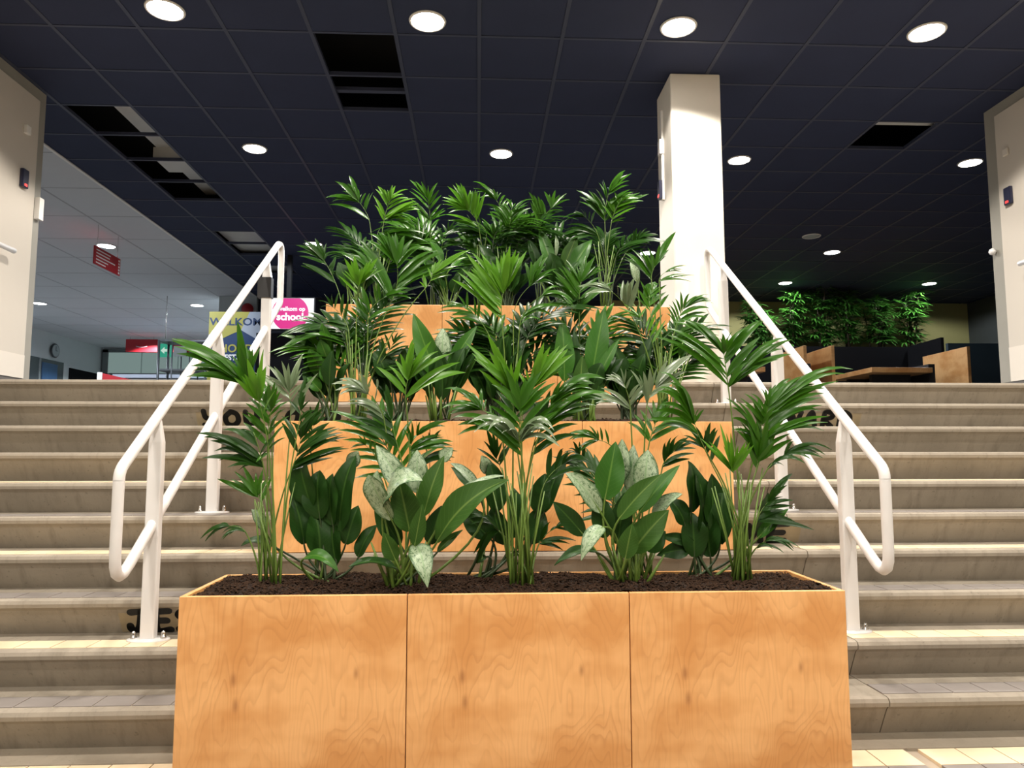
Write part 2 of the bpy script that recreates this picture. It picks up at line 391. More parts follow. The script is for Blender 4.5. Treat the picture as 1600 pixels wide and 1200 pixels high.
b = MB().box(1.47, 1.505, 5.735, 5.80, 3.58, 3.70).obj('junction_box', 'duct_white', co)
b = MB().box(1.462, 1.489, 5.745, 5.80, 3.21, 3.36).obj('card_reader', 'reader_navy', co)
MB().box(1.459, 1.463, 5.752, 5.79, 3.225, 3.245).obj('reader_light', 'led_red', b)
# ceilings
ce = structure(MB().box(-10.7, 9.9, -5, 21.3, 4.75, 4.8).obj('ceiling', 'plenum_black'))
G, Y0 = .6, 6.26-.6*4
open_ = {(1, 4), (1, 5), (1, 6), (1, 7), (5, 2), (5, 3), (13, 4), (1, 10), (1, 11), (1, 13)}
cells = [(i, j) for j in range(-12, 18) for i in range(24)]
me_t = MB().box(-.285, .285, -.285, .285, 0, .015).mesh('ceiling_tile', 'navy_tile')
rest = MB(); n = 0
for i, j in cells:
    x, y = -4.2+G*(i+.5), Y0+G*(j+.5)
    if y > 14.3 or y < -4.9: continue
    if (i, j) in open_: continue
    vis = 0 <= j and abs(x-.1)/max(y, .1) < .80
    if vis and n < 298: link('ceiling_tile', me_t, ce, (x, y, ZC+.003)); n += 1
    else: rest.box(x-.285, x+.285, y-.285, y+.285, ZC+.003, ZC+.018)
o = rest.obj('distant_tiles', 'navy_tile', ce); o['kind'] = 'stuff'
g = MB()
for i in range(25): g.box(-4.2+G*i-.014, -4.2+G*i+.014, -4.9, 14.1, ZC-.001, ZC+.03)
for j in range(-12, 18): g.box(-4.2, 9.9, Y0+G*j-.011, Y0+G*j+.011, ZC-.0005, ZC+.03)
g.obj('ceiling_grid', 'navy_grid', ce)
d = MB().box(-3.32, -3.12, 5.9, 8.9, 4.3, 4.55).box(-3.35, -3.02, 7.5, 7.9, 4.19, 4.3).obj('air_duct', 'duct_metal', ce)
MB().box(-3.6, -3.05, 10.0, 12.6, 4.22, 4.5).obj('air_duct', 'duct_metal', ce)
MB().box(3.5, 4.3, 6.2, 6.45, 4.2, 4.32).obj('air_duct', 'duct_metal', ce)
MB().box(-1.3, -.6, 5.95, 6.0, 4.17, 4.2).obj('ceiling_bar', 'navy_grid', ce)
cw = structure(MB().box(-10.7, XL-.6, 4, 21.3, 4.2, 4.25).obj('ceiling', 'white_tile'))
XW = -4.2
me_w = MB().box(-.592, .592, -.492, .492, 0, .012).mesh('ceiling_tile', 'white_tile')
for i in range(5):
    for j in range(16): link('ceiling_tile', me_w, cw, (-4.93-1.2*(i+.5), 5.3+1.0*(j+.5), ZC+.002))
me_w = MB().box(-.357, .357, -.492, .492, 0, .012).mesh('ceiling_tile', 'white_tile')
for j in range(16): link('ceiling_tile', me_w, cw, (-4.565, 5.3+1.0*(j+.5), ZC+.002))
g = MB()
for i in range(7): x = -4.93-1.2*(i-0); g.box(x-.012, x+.012, 4, 21.2, ZC, ZC+.05)
for j in range(17): y = 5.3+j; g.box(-10.7, XW, y-.01, y+.01, ZC+.0005, ZC+.05)
g.obj('ceiling_grid', 'white_grid', cw)
MB().box(XW-.02, XW+.01, 4, 14, ZC-.012, ZC+.05).obj('ceiling_edge', 'duct_white', cw)
# back of the hall, right
structure(MB().box(-4.3, 2.6, 14.1, 14.25, ZF, ZC+.3).obj('wall_back', 'navy_wall'))
structure(MB().box(2.6, 9.9, 14.1, 14.25, ZF, ZC+.3).obj('wall_back', 'olive_wall'))
structure(MB().box(9.76, 9.9, 5, 14.1, ZF, ZC+.3).obj('wall_far_right', 'dusk_wall'))
# left room
lw = structure(MB().box(-10.7, -10.5, 4, 21.2, ZF, ZC+.1).obj('wall_far_left', 'room_wall'))
structure(MB().box(-10.7, -4.2, 21.0, 21.2, ZF, ZC+.1).obj('wall_far_back', 'room_wall'))
structure(MB().box(-4.9, -4.2, 14.0, 14.3, ZF, ZC).obj('wall_partition', 'room_wall'))
structure(MB().box(-4.3, -4.2, 14.3, 21, ZF, ZC).obj('wall_partition', 'room_wall'))
w = structure(link('door_1', None, None, (-10.49, 18, ZF)))
MB().box(-10.5, -10.47, 16.6, 19.05, ZF, 3.47).obj('door_leaf', 'glass_door', w, False, (-10.49, 18, ZF))
MB().box(-10.49, -10.455, 18.0, 18.06, ZF, 3.47).obj('door_post', 'frame_grey', w, False, (-10.49, 18, ZF))
MB().box(-10.47, -10.45, 18.12, 18.75, 2.7, 3.38).obj('poster', 'poster_blue', w, False, (-10.49, 18, ZF))
w = structure(link('window_1', None, None, (-10.49, 20.1, 2.6)))
MB().box(-10.5, -10.47, 19.35, 20.9, 2.3, 3.40).obj('pane', 'black_panel', w, False, (-10.49, 20.1, 2.6))
MB().box(-10.5, -10.45, 19.3, 20.95, 3.38, 3.43).obj('window_frame', 'room_wall', w, False, (-10.49, 20.1, 2.6))
w = structure(link('window_2', None, None, (-8.8, 20.95, 2.6)))
for x0, x1 in ((-10.3, -9.42), (-9.38, -8.42), (-8.38, -7.42), (-7.38, -6.2)):
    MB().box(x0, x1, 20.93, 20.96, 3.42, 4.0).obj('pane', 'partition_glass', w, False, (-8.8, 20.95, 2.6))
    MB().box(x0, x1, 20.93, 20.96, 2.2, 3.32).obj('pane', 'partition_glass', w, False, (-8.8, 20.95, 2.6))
MB().box(-10.45, -6, 20.9, 20.98, 4.0, 4.08).box(-10.45, -6, 20.9, 20.98, 3.32, 3.42).box(-10.45, -10.3, 20.9, 20.98, 2, 4.08).obj('window_frame', 'frame_grey', w, False, (-8.8, 20.95, 2.6))

# ------------------------------------------------------------------ planters
PX0, PX1, TH = -1.01, 1.30, .018
def planter(name_lbl, yf, depth, ztop, zbot, steps):
    """steps: outline of the underside from front to back, following the stairs"""
    t = thing('planter_box', name_lbl, 'planter', ((PX0+PX1)/2, yf, zbot), 'birch plywood planters stepping up the stairs')
    w = (PX1-PX0)/3
    for i in range(3):
        x0 = PX0+i*w+(.0016 if i else 0); x1 = PX0+(i+1)*w-(.0016 if i < 2 else 0)
        soften(MB().box(x0, x1, yf, yf+TH, zbot, ztop).obj('front_panel', 'birch_plywood', t, False, (PX0+i*w, yf, zbot)), .0015, 1)
    MB().box(PX0+.03, PX1-.03, yf+TH-.004, yf+TH+.02, zbot+.01, ztop-.03).obj('backing_board', 'plywood_joint', t, False, (PX0, yf, zbot))
    prof = [(yf+TH, ztop), (yf+depth, ztop)]+[(y, z) for y, z in reversed(steps)]
    for x in (PX0, PX1-TH):
        soften(MB().prism(prof, x, x+TH).obj('side_panel', 'birch_plywood', t, False, (x, yf, zbot)), .0015, 1)
    MB().box(PX0+TH, PX1-TH, yf+depth-TH, yf+depth, steps[-1][1], ztop).obj('back_panel', 'birch_plywood', t, False, (PX0, yf+depth, zbot))
    return t
def nsteps(yf, yb, k):
    pts = [(yf+TH, lvl(k))]; y = yf+TH
    while k > 0 and nose(k-1)-.006 < yb:
        k -= 1; pts += [(nose(k)-.008, pts[-1][1]), (nose(k)-.008, lvl(k)+.003)]
    return pts+[(yb, pts[-1][1])]
P1F, P1D, P1T = 2.612, .47, .66
P2F, P2D, P2T = 3.727, .47, 1.308
P3F, P3D, P3T = 4.88, .47, 2.138
planter('lowest birch plywood planter standing on the floor in front of the stairs', P1F, P1D, P1T, 0, [(P1F+TH, 0), (nose(9)-.008, 0), (nose(9)-.008, lvl(9)+.003), (P1F+P1D, lvl(9)+.003)])
planter('middle birch plywood planter standing on the stairs behind the lowest planter', P2F, P2D, P2T, lvl(6)+.003, nsteps(P2F, P2F+P2D, 6))
planter('highest birch plywood planter at the top of the stairs', P3F, P3D, P3T, lvl(1)+.003, nsteps(P3F, P3F+P3D, 1))
def soil_bed(yf, depth, ztop, label, chips):
    x0, x1, y0, y1 = PX0+TH+.003, PX1-TH-.003, yf+TH+.022, yf+depth-TH-.003; nx, ny = 110, 22; mb = MB()
    rnd = random.Random(5+int(yf*10))
    from mathutils import noise
    def hgt(x, y):
        e = min(x-x0, x1-x, y-y0, y1-y)
        return ztop-.012+.018*min(1, e/.1)+.016*noise.noise((x*3.2, y*5, yf))+.010*noise.noise((x*14, y*14, 3))
    for j in range(ny+1):
        for i in range(nx+1):
            x, y = x0+(x1-x0)*i/nx, y0+(y1-y0)*j/ny
            mb.v.append((x, y, hgt(x, y)+rnd.uniform(-.004, .004)))
    for j in range(ny):
        for i in range(nx): a = j*(nx+1)+i; mb.face([a, a+1, a+nx+2, a+nx+1])
    mb.k = 1
    for _ in range(chips):
        x, y = rnd.uniform(x0+.005, x1-.005), rnd.uniform(y0+.005, y1-.005); z = hgt(x, y)+rnd.uniform(0, .006); l, wd = rnd.uniform(.003, .010), rnd.uniform(.002, .004)
        a = rnd.uniform(0, 6.3); u = V((math.cos(a), math.sin(a), rnd.uniform(-.5, .5)))*l; v = V((-math.sin(a), math.cos(a), rnd.uniform(-.5, .5)))*wd; h = V((0, 0, .004)); c = V((x, y, z)); b = len(mb.v)
        mb.v += [tuple(c-u-v), tuple(c+u-v), tuple(c+u+v), tuple(c-u+v), tuple(c+h)]
        for q in ((0, 1, 4), (1, 2, 4), (2, 3, 4), (3, 0, 4)): mb.face([b+s for s in q])
    o = mb.obj('bark_soil', ['bark_soil', 'bark_chip'], None, False, ((x0+x1)/2, (y0+y1)/2, ztop)); o['kind'] = 'stuff'
    return tag(o, label, 'soil')
soil_bed(P1F, P1D, P1T, 'dark bark soil filling the lowest planter', 9000)
soil_bed(P2F, P2D, P2T, 'dark bark soil filling the middle planter', 900)
soil_bed(P3F, P3D, P3T, 'dark bark soil filling the highest planter', 400)

# ------------------------------------------------------------------ handrails
def arc_path(pts, r=.05, n=5):
    pts = [V(p) for p in pts]; N = len(pts); out = []
    for i in range(N):
        a, b, c = pts[i-1], pts[i], pts[(i+1) % N]; u = (a-b).normalized(); v = (c-b).normalized()
        ang = u.angle(v); d = min(r/math.tan(ang/2), .45*min((a-b).length, (c-b).length)); p, q = b+u*d, b+v*d
        for k in range(n+1): t = k/n; out.append(p*(1-t)**2+b*2*t*(1-t)+q*t*t)
    return out
def handrail(X, corners, posts, label, tape=False):
    t = thing('handrail', label, 'handrail', (X, posts[0][0], posts[0][2]), 'white tubular handrails beside the planters')
    path = arc_path(corners, .075); path.append(path[0])
    MB().tube(path, .0225, 14, False).obj('rail_loop', 'white_enamel', t, True, t.location)
    for y, ztop, zb in posts:
        mb = MB(); a, b = .031, .022            # flat tube with a pinched top under the rail
        zs = [(zb+.006, a, b), (ztop-.17, a, b), (ztop-.12, a*.96, b), (ztop-.018, .014, .012)]
        for z, p, q in zs: mb.v += [(X-p, y-q, z), (X+p, y-q, z), (X+p, y+q, z), (X-p, y+q, z)]
        for i in range(3):
            for k in range(4): mb.face([4*i+k, 4*i+(k+1) % 4, 4*i+4+(k+1) % 4, 4*i+4+k])
        mb.face([0, 3, 2, 1]); mb.face([12, 13, 14, 15])
        p = soften(mb.obj('post', 'white_enamel', t, False, (X, y, zb)), .006, 2)
        MB().lathe([(.09, .0), (.092, .003), (.09, .008), (.04, .011)], (X, y, zb), 28, 1, .62).obj('foot_plate', 'white_enamel', p, True, (X, y, zb))
        for dx in (-.064, .064):
            MB().lathe([(.013, .008), (.013, .015), (.010, .017), (.010, .030), (.008, .037), (.003, .041)], (X+dx, y, zb), 12).obj('dome_bolt', 'steel', p, True, (X+dx, y, zb))
    if tape:
        y, ztop, zb = posts[-1]
        MB().box(X-.055, X+.036, y-.03, y+.03, ztop-.27, ztop-.13).obj('black_tape_wrap', 'tape_black', t, False, (X, y, zb))
    return t
def zline(a, b, y): return a[1]+(b[1]-a[1])*(y-a[0])/(b[0]-a[0])
LT0, LT1 = (3.06, 1.075), (5.36, 2.715); LB0, LB1 = (3.06, .60), (5.36, 2.24)
def rail(X, label, tape=False):
    c = [(X, LT0[0], LT0[1]), (X, LT1[0], LT1[1]), (X, LB1[0], LB1[1]), (X, LB0[0], LB0[1])]
    ps = [(y, zline(LT0, LT1, y), lvl(k)+.0005) for y, k in ((3.40, 8), (4.13, 5), (5.02, 1))]
    return handrail(X, c, ps, label, tape)
rail(-1.44, 'white tubular handrail left of the planters with black tape on its upper post', True)
rail(1.715, 'white tubular handrail right of the planters in front of the column')

# ------------------------------------------------------------------ plants
def bez(a, b, c, t): return a*(1-t)**2+b*2*t*(1-t)+c*t*t
def leaflet(mb, uvs, a, tip, w, N, arch=.12, seg=7, fold=.25, k=0):
    L = (tip-a).length
    if L < .01: return
    mid = (a+tip)/2+V((0, 0, 1))*arch*L+N*arch*.35*L; w = min(w, .17*L)
    mb.k = k; b = len(mb.v)
    for i in range(seg+1):
        t = i/seg; p = bez(a, mid, tip, t); d = (bez(a, mid, tip, min(1, t+.02))-bez(a, mid, tip, max(0, t-.02))).normalized()
        lat = d.cross(N); lat = lat.normalized() if lat.length > 1e-4 else d.orthogonal().normalized(); nn = lat.cross(d)
        hw = w/2*max(.03, (math.sin(math.pi*min(1, t**.75*.97+.03)))**.75) if i < seg else .0006
        for q in (-1, 0, 1): mb.v.append(tuple(p+lat*hw*q+nn*hw*fold*abs(q))); uvs.append((t, q))
    for i in range(seg):
        for q in (0, 1): s = b+i*3+q; mb.face([s, s+1, s+4, s+3])
    mb.k = 0
class Palm:
    def __init__(s, x, y_plane, ztop, label, fine=False, seed=1, wscale=1, group=None):
        p = P(x, 700, Y=y_plane); s.base = V((p.x, y_plane, ztop-.006)); s.Y = y_plane; s.fine = fine; s.r = random.Random(seed); s.ws = wscale
        s.t = thing('kentia_palm', label, 'palm', s.base, group)
    def frond(s, crown, tip, tips=None, dy=0., dyt=0., mat='palm_green', n=7, L=.2, w=.034, spread=1, N=None, base=None, arch=.14, stalk='stalk_green', auto=False, droop=.12):
        """stalk from the soil to the crown pixel, rachis on to the tip pixel; tips: (x, y[, depth]) of single leaflets"""
        r = s.r; c = P(*crown, Y=s.Y+dy); e = P(*tip, Y=s.Y+dyt)
        N = V(N) if N else V((r.uniform(-.15, .15), -.72, .62)); N.normalize()
        b0 = s.base+V((r.uniform(-.045, .045) if base is None else base, r.uniform(-.04, .04), 0))
        ctl = V((b0.x*.72+c.x*.28, b0.y*.72+c.y*.28, b0.z+(c.z-b0.z)*.62))
        st_pts = [bez(b0, ctl, c, i/9) for i in range(10)]; d0 = (c-ctl).normalized()
        cm = c+d0*(e-c).length*.5; ra = [bez(c, cm, e, i/8) for i in range(9)]
        mb = MB(); mb.tube(st_pts+ra[1:], [.0048-.0022*i/9 for i in range(10)]+[.0026-.0017*i/8 for i in range(1, 9)], 6)
        uvs = [(0, 0)]*len(mb.v); jobs = []
        if tips:
            for q in tips:
                T_ = P(q[0], q[1], Y=s.Y+dyt+(q[2] if len(q) > 2 else r.uniform(-.08, .05))); 
                # the attachment: the place on the rachis that looks back along the leaflet
                ax = (e-c).normalized()
                def at(Q):
                    i = min(range(9), key=lambda i: (Q-ra[i]).length*(1+1.3*abs((Q-ra[i]).normalized().dot(ax)-.76)))
                    return bez(c, cm, e, max(0, min(1, i/8+r.uniform(-.06, .06))))
                jobs.append((at(T_), T_))
            lat0 = ax.cross(N).normalized(); o0 = c.lerp(e, .35)
            js = sorted(jobs, key=lambda j: math.atan2((j[1]-o0).dot(lat0), (j[1]-o0).dot(ax)))
            for (a1, q1), (a2, q2) in zip(js, js[1:]):
                for f in ((.5,) if (q1-q2).length < .09 else (.34, .67)):
                    if (q1-o0).angle(q2-o0) < 1.3:
                        Q = q1.lerp(q2, f); m0 = (q1-o0).length*(1-f)+(q2-o0).length*f; Q = o0+(Q-o0).normalized()*m0*r.uniform(.84, 1.02)+V((0, r.uniform(-.03, .03), r.uniform(-.01, .01)))
                        jobs.append((at(Q), Q))
        if auto or not tips:
            for i in range(n):
                t = (i+.35)/n
                for sd in (-1, 1):
                    a = bez(c, cm, e, t); d = (bez(c, cm, e, min(1, t+.05))-bez(c, cm, e, max(0, t-.05))).normalized()
                    lat = d.cross(N).normalized()*sd; an = math.radians(66-44*t+r.uniform(-8, 8))*spread; l = L*(.72+.45*math.sin(math.pi*(t*.8+.12)))*r.uniform(.85, 1.12)
                    D = d*math.cos(an)+lat*math.sin(an)+N*r.uniform(-.15, .15); T_ = a+D*l+V((0, 0, -1))*l*droop*r.uniform(.4, 1.6); jobs.append((a, T_))
        fr = None
        if s.fine:
            fr = mb.obj('frond', stalk, s.t, True, s.base)
            for a, T_ in jobs:
                lb, lu = MB(), []
                leaflet(lb, lu, a, T_, w*s.ws*r.uniform(.85, 1.15), (N+V((r.uniform(-.3, .3), r.uniform(-.2, .2), r.uniform(-.2, .2)))).normalized(), arch*r.uniform(.6, 1.4))
                if lb.v: lb.obj('leaflet', mat, fr, True, s.base, lu)
        else:
            for a, T_ in jobs:
                leaflet(mb, uvs, a, T_, w*s.ws*r.uniform(.85, 1.15), (N+V((r.uniform(-.3, .3), r.uniform(-.2, .2), r.uniform(-.2, .2)))).normalized(), arch*r.uniform(.6, 1.4), 6, k=1)
            fr = mb.obj('frond', [stalk, mat], s.t, True, s.base, uvs)
        return s
    def stems(s, n, h, mat='stalk_green', spread=.1):
        for _ in range(n):
            b0 = s.base+V((s.r.uniform(-.045, .045), s.r.uniform(-.04, .04), 0)); q = b0+V((s.r.uniform(-1, 1)*spread, s.r.uniform(-.6, .6)*spread, h*s.r.uniform(.8, 1.1)))
            MB().tube([b0, b0.lerp(q, .4)+V((0, 0, .03)), q], [.0045, .004, .002], 6).obj('stalk', mat, s.t, True, s.base)
        return s
    def fill(s, n, h, mat=None, reach=.22, L=.21, w=.032):
        """fronds low down and behind, where the photo shows only a tangle"""
        mat0 = mat
        for _ in range(int(n*1.7)):
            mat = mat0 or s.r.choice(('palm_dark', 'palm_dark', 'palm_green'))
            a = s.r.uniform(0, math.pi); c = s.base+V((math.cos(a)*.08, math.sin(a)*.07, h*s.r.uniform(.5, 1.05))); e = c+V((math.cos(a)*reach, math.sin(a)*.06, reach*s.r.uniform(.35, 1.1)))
            s._world(c, e, mat, L, w)
        return s
    def _world(s, c, e, mat, L, w, n=8):
        r = s.r; N = V((r.uniform(-.4, .4), -.6, .75)).normalized(); b0 = s.base+V((r.uniform(-.04, .04), r.uniform(-.03, .03), 0)); ctl = b0.lerp(c, .5)+V((0, 0, .06))
        cm = c+(c-ctl).normalized()*(e-c).length*.5
        mb = MB(); mb.tube([bez(b0, ctl, c, i/6) for i in range(7)]+[bez(c, cm, e, i/6) for i in range(1, 7)], [.004-.0025*i/12 for i in range(13)], 5); uvs = [(0, 0)]*len(mb.v)
        for i in range(n):
            t = (i+.4)/n; a = bez(c, cm, e, t); d = (bez(c, cm, e, min(1, t+.05))-bez(c, cm, e, max(0, t-.05))).normalized()
            for sd in (-1, 1):
                lat = d.cross(N).normalized()*sd; an = math.radians(62-40*t); l = L*r.uniform(.8, 1.15)
                leaflet(mb, uvs, a, a+(d*math.cos(an)+lat*math.sin(an))*l+V((0, 0, -l*.15)), w, N, .12, 5, k=1)
        mb.obj('frond', ['stalk_dark', mat], s.t, True, s.base, uvs)

class Broad:
    def __init__(s, x, y_plane, ztop, label, seed=1, group=None, name='broadleaf_plant', cat='plant'):
        p = P(x, 700, Y=y_plane); s.base = V((p.x, y_plane, ztop-.006)); s.Y = y_plane; s.r = random.Random(seed)
        s.t = thing(name, label, cat, s.base, group)
    def leaf(s, a, t, w=.1, dy=0., dyt=0., top='broad_top_silver', under='broad_under', N=(0, -.6, .8), arch=.18, cup=.25, wave=.11, base=None):
        A, T_ = P(*a, Y=s.Y+dy), P(*t, Y=s.Y+dyt); return s.leaf_w(A, T_, w, top, under, N, arch, cup, wave, base)
    def leaf_w(s, A, T_, w, top='broad_dark', under='broad_dark', N=(0, -.6, .8), arch=.18, cup=.25, wave=.06, base=None):
        r = s.r; N = V(N).normalized(); L = (T_-A).length; mid = (A+T_)/2+N*arch*L+V((0, 0, arch*L*.4))
        b0 = s.base+V((r.uniform(-.05, .05) if base is None else base, r.uniform(-.035, .035), 0)); d0 = (mid-A).normalized()
        ctl = A-d0*(A-b0).length*.45; ctl.z = max(ctl.z, b0.z+.02)
        mb = MB(); uvs = []; nu, nv = 14, 8; ph = r.uniform(0, 6)
        def grid(off, k):
            mb.k = k; b = len(mb.v)
            for i in range(nu+1):
                t = i/nu; p = bez(A, mid, T_, t); d = (bez(A, mid, T_, min(1, t+.02))-bez(A, mid, T_, max(0, t-.02))).normalized()
                lat = d.cross(N).normalized(); nn = lat.cross(d); hw = w/2*(max(0, math.sin(math.pi*min(1, .035+.965*t**.82)))**.72); hw = max(hw*(1-.38*t**3), .002)
                if i == nu: hw = .0008
                for j in range(nv+1):
                    v = -1+2*j/nv; h = cup*hw*abs(v)**1.3+wave*hw*math.sin(9*t+ph+2*v)*abs(v)
                    mb.v.append(tuple(p+lat*hw*v+nn*(h+off))); uvs.append((t, v))
            for i in range(nu):
                for j in range(nv):
                    q = b+i*(nv+1)+j; f = [q, q+1, q+nv+2, q+nv+1]; mb.face(f if k == 0 else f[::-1])
        grid(.0008, 0); grid(-.0008, 1); mb.k = 0
        o = mb.obj('leaf', [top, under], s.t, True, s.base, uvs)
        MB().tube([bez(b0, ctl, A, i/8) for i in range(9)]+[bez(A, mid, T_, q)-N*.002 for q in (.15, .4, .7)], [.0062-.0026*i/8 for i in range(9)]+[.0026, .0018, .0008], 6).obj('leaf_stalk', 'stalk_dark' if under == 'broad_dark' else 'stalk_green', o, True, s.base)
        return s
    def stalks(s, n, h, mat='stalk_green'):
        for _ in range(n):
            b0 = s.base+V((s.r.uniform(-.06, .06), s.r.uniform(-.05, .03), 0)); q = b0+V(((b0.x-s.base.x)*.9+s.r.uniform(-.03, .03), s.r.uniform(-.02, .03), h*s.r.uniform(.6, 1.1)))
            MB().tube([b0, b0.lerp(q, .5), q], [.0075, .006, .003], 7).obj('stalk', mat, s.t, True, s.base)
        return s
    def scatter(s, n, h, reach, w=.09, top='broad_dark', under='broad_dark', back=.06):
        for i in range(n):
            a = s.r.uniform(0, 2*math.pi); e = s.r.uniform(.45, 1); A = s.base+V((math.cos(a)*.07, math.sin(a)*.05+back*.4, h*e*.5)); L = h*.5*s.r.uniform(.8, 1.1)
            T_ = A+V((math.cos(a)*reach*s.r.uniform(.5, 1), math.sin(a)*reach*.35+back*.3, L*s.r.uniform(.35, 1)))
            s.leaf_w(A, T_, w*s.r.uniform(.8, 1.15), top, under, (math.cos(a)*-.35+s.r.uniform(-.3, .3), -.6, s.r.uniform(.3, .9)), s.r.uniform(.1, .28), .3, .12)
        return s
#PLANTS
A1 = P1F+.24       # depth of the foremost row of plants
Z1, Z2, Z3 = P1T, P2T, P3T
pa = Palm(432, A1, Z1, 'tall kentia palm at the left end of the lowest planter, reaching over the left handrail', True, 3, .8)
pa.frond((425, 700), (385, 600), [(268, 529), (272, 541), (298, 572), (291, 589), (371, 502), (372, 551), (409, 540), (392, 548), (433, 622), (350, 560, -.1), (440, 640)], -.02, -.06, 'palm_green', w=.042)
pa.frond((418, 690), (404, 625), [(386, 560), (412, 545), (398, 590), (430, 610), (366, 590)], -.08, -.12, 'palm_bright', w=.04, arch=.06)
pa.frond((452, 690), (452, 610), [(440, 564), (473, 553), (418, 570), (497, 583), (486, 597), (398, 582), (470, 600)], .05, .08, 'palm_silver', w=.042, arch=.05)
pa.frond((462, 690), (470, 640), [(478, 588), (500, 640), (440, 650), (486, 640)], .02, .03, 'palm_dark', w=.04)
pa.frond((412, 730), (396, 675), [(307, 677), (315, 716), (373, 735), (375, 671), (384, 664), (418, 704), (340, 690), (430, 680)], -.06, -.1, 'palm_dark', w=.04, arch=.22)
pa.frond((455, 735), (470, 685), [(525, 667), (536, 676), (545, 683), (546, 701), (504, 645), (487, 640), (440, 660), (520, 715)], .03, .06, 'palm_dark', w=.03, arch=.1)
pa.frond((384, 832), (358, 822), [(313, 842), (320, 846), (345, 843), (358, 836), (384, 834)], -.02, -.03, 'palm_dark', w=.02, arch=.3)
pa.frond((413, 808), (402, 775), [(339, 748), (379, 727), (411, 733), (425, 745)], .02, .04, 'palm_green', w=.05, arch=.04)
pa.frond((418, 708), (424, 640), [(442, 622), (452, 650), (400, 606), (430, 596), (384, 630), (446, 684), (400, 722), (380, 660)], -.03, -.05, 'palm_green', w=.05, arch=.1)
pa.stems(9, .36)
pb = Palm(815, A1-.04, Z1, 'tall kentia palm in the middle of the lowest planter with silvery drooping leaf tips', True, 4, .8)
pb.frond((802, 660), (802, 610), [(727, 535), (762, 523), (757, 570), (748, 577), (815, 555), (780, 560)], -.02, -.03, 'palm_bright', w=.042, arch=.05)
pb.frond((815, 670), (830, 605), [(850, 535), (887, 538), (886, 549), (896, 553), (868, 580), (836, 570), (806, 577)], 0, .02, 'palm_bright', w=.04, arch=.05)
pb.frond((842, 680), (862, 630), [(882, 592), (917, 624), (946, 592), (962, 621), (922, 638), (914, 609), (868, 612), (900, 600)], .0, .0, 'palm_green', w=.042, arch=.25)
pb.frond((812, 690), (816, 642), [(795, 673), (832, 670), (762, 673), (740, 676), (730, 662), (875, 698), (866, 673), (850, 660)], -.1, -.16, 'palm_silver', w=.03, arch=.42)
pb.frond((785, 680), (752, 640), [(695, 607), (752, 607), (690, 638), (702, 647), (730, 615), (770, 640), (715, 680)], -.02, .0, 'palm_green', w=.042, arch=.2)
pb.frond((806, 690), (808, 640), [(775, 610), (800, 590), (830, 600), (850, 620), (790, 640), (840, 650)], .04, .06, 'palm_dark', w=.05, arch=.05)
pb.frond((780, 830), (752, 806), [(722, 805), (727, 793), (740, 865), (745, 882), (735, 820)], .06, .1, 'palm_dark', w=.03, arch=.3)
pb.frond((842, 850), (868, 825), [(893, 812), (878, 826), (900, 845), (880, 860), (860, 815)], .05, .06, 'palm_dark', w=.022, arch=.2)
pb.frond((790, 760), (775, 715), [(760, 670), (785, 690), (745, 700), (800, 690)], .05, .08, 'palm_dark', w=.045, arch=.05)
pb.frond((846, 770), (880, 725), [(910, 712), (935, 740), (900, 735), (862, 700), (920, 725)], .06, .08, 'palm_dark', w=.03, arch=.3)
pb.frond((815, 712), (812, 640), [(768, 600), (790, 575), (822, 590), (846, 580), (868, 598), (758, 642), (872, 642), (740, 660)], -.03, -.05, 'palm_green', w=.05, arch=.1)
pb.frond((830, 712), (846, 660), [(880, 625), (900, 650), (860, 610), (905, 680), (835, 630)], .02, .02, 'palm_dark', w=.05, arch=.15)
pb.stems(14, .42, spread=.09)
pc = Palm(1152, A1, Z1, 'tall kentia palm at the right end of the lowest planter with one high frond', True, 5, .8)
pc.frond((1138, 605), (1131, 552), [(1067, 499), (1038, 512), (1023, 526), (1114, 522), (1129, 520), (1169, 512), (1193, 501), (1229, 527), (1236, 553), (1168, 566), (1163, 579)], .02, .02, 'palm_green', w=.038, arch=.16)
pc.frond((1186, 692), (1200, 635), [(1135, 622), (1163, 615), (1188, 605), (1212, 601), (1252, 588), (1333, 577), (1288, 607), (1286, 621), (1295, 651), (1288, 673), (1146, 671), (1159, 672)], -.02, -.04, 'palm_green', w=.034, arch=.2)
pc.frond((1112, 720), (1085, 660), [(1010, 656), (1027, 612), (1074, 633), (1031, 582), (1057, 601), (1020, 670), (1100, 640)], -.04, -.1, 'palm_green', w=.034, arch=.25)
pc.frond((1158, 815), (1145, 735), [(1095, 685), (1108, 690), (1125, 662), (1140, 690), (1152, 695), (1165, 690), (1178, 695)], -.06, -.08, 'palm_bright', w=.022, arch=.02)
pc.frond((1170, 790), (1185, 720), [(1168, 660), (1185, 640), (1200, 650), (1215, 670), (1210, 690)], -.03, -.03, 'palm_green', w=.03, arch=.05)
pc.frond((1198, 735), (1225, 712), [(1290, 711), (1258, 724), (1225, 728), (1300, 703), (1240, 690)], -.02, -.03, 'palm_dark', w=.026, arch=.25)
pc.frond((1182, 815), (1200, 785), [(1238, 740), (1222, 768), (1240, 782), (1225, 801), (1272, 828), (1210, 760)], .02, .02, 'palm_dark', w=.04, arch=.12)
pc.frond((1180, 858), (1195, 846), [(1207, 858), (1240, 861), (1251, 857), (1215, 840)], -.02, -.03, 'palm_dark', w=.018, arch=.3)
pc.frond((1120, 740), (1100, 700), [(1060, 690), (1075, 670), (1110, 660), (1125, 680)], .04, .05, 'palm_dark', w=.034)
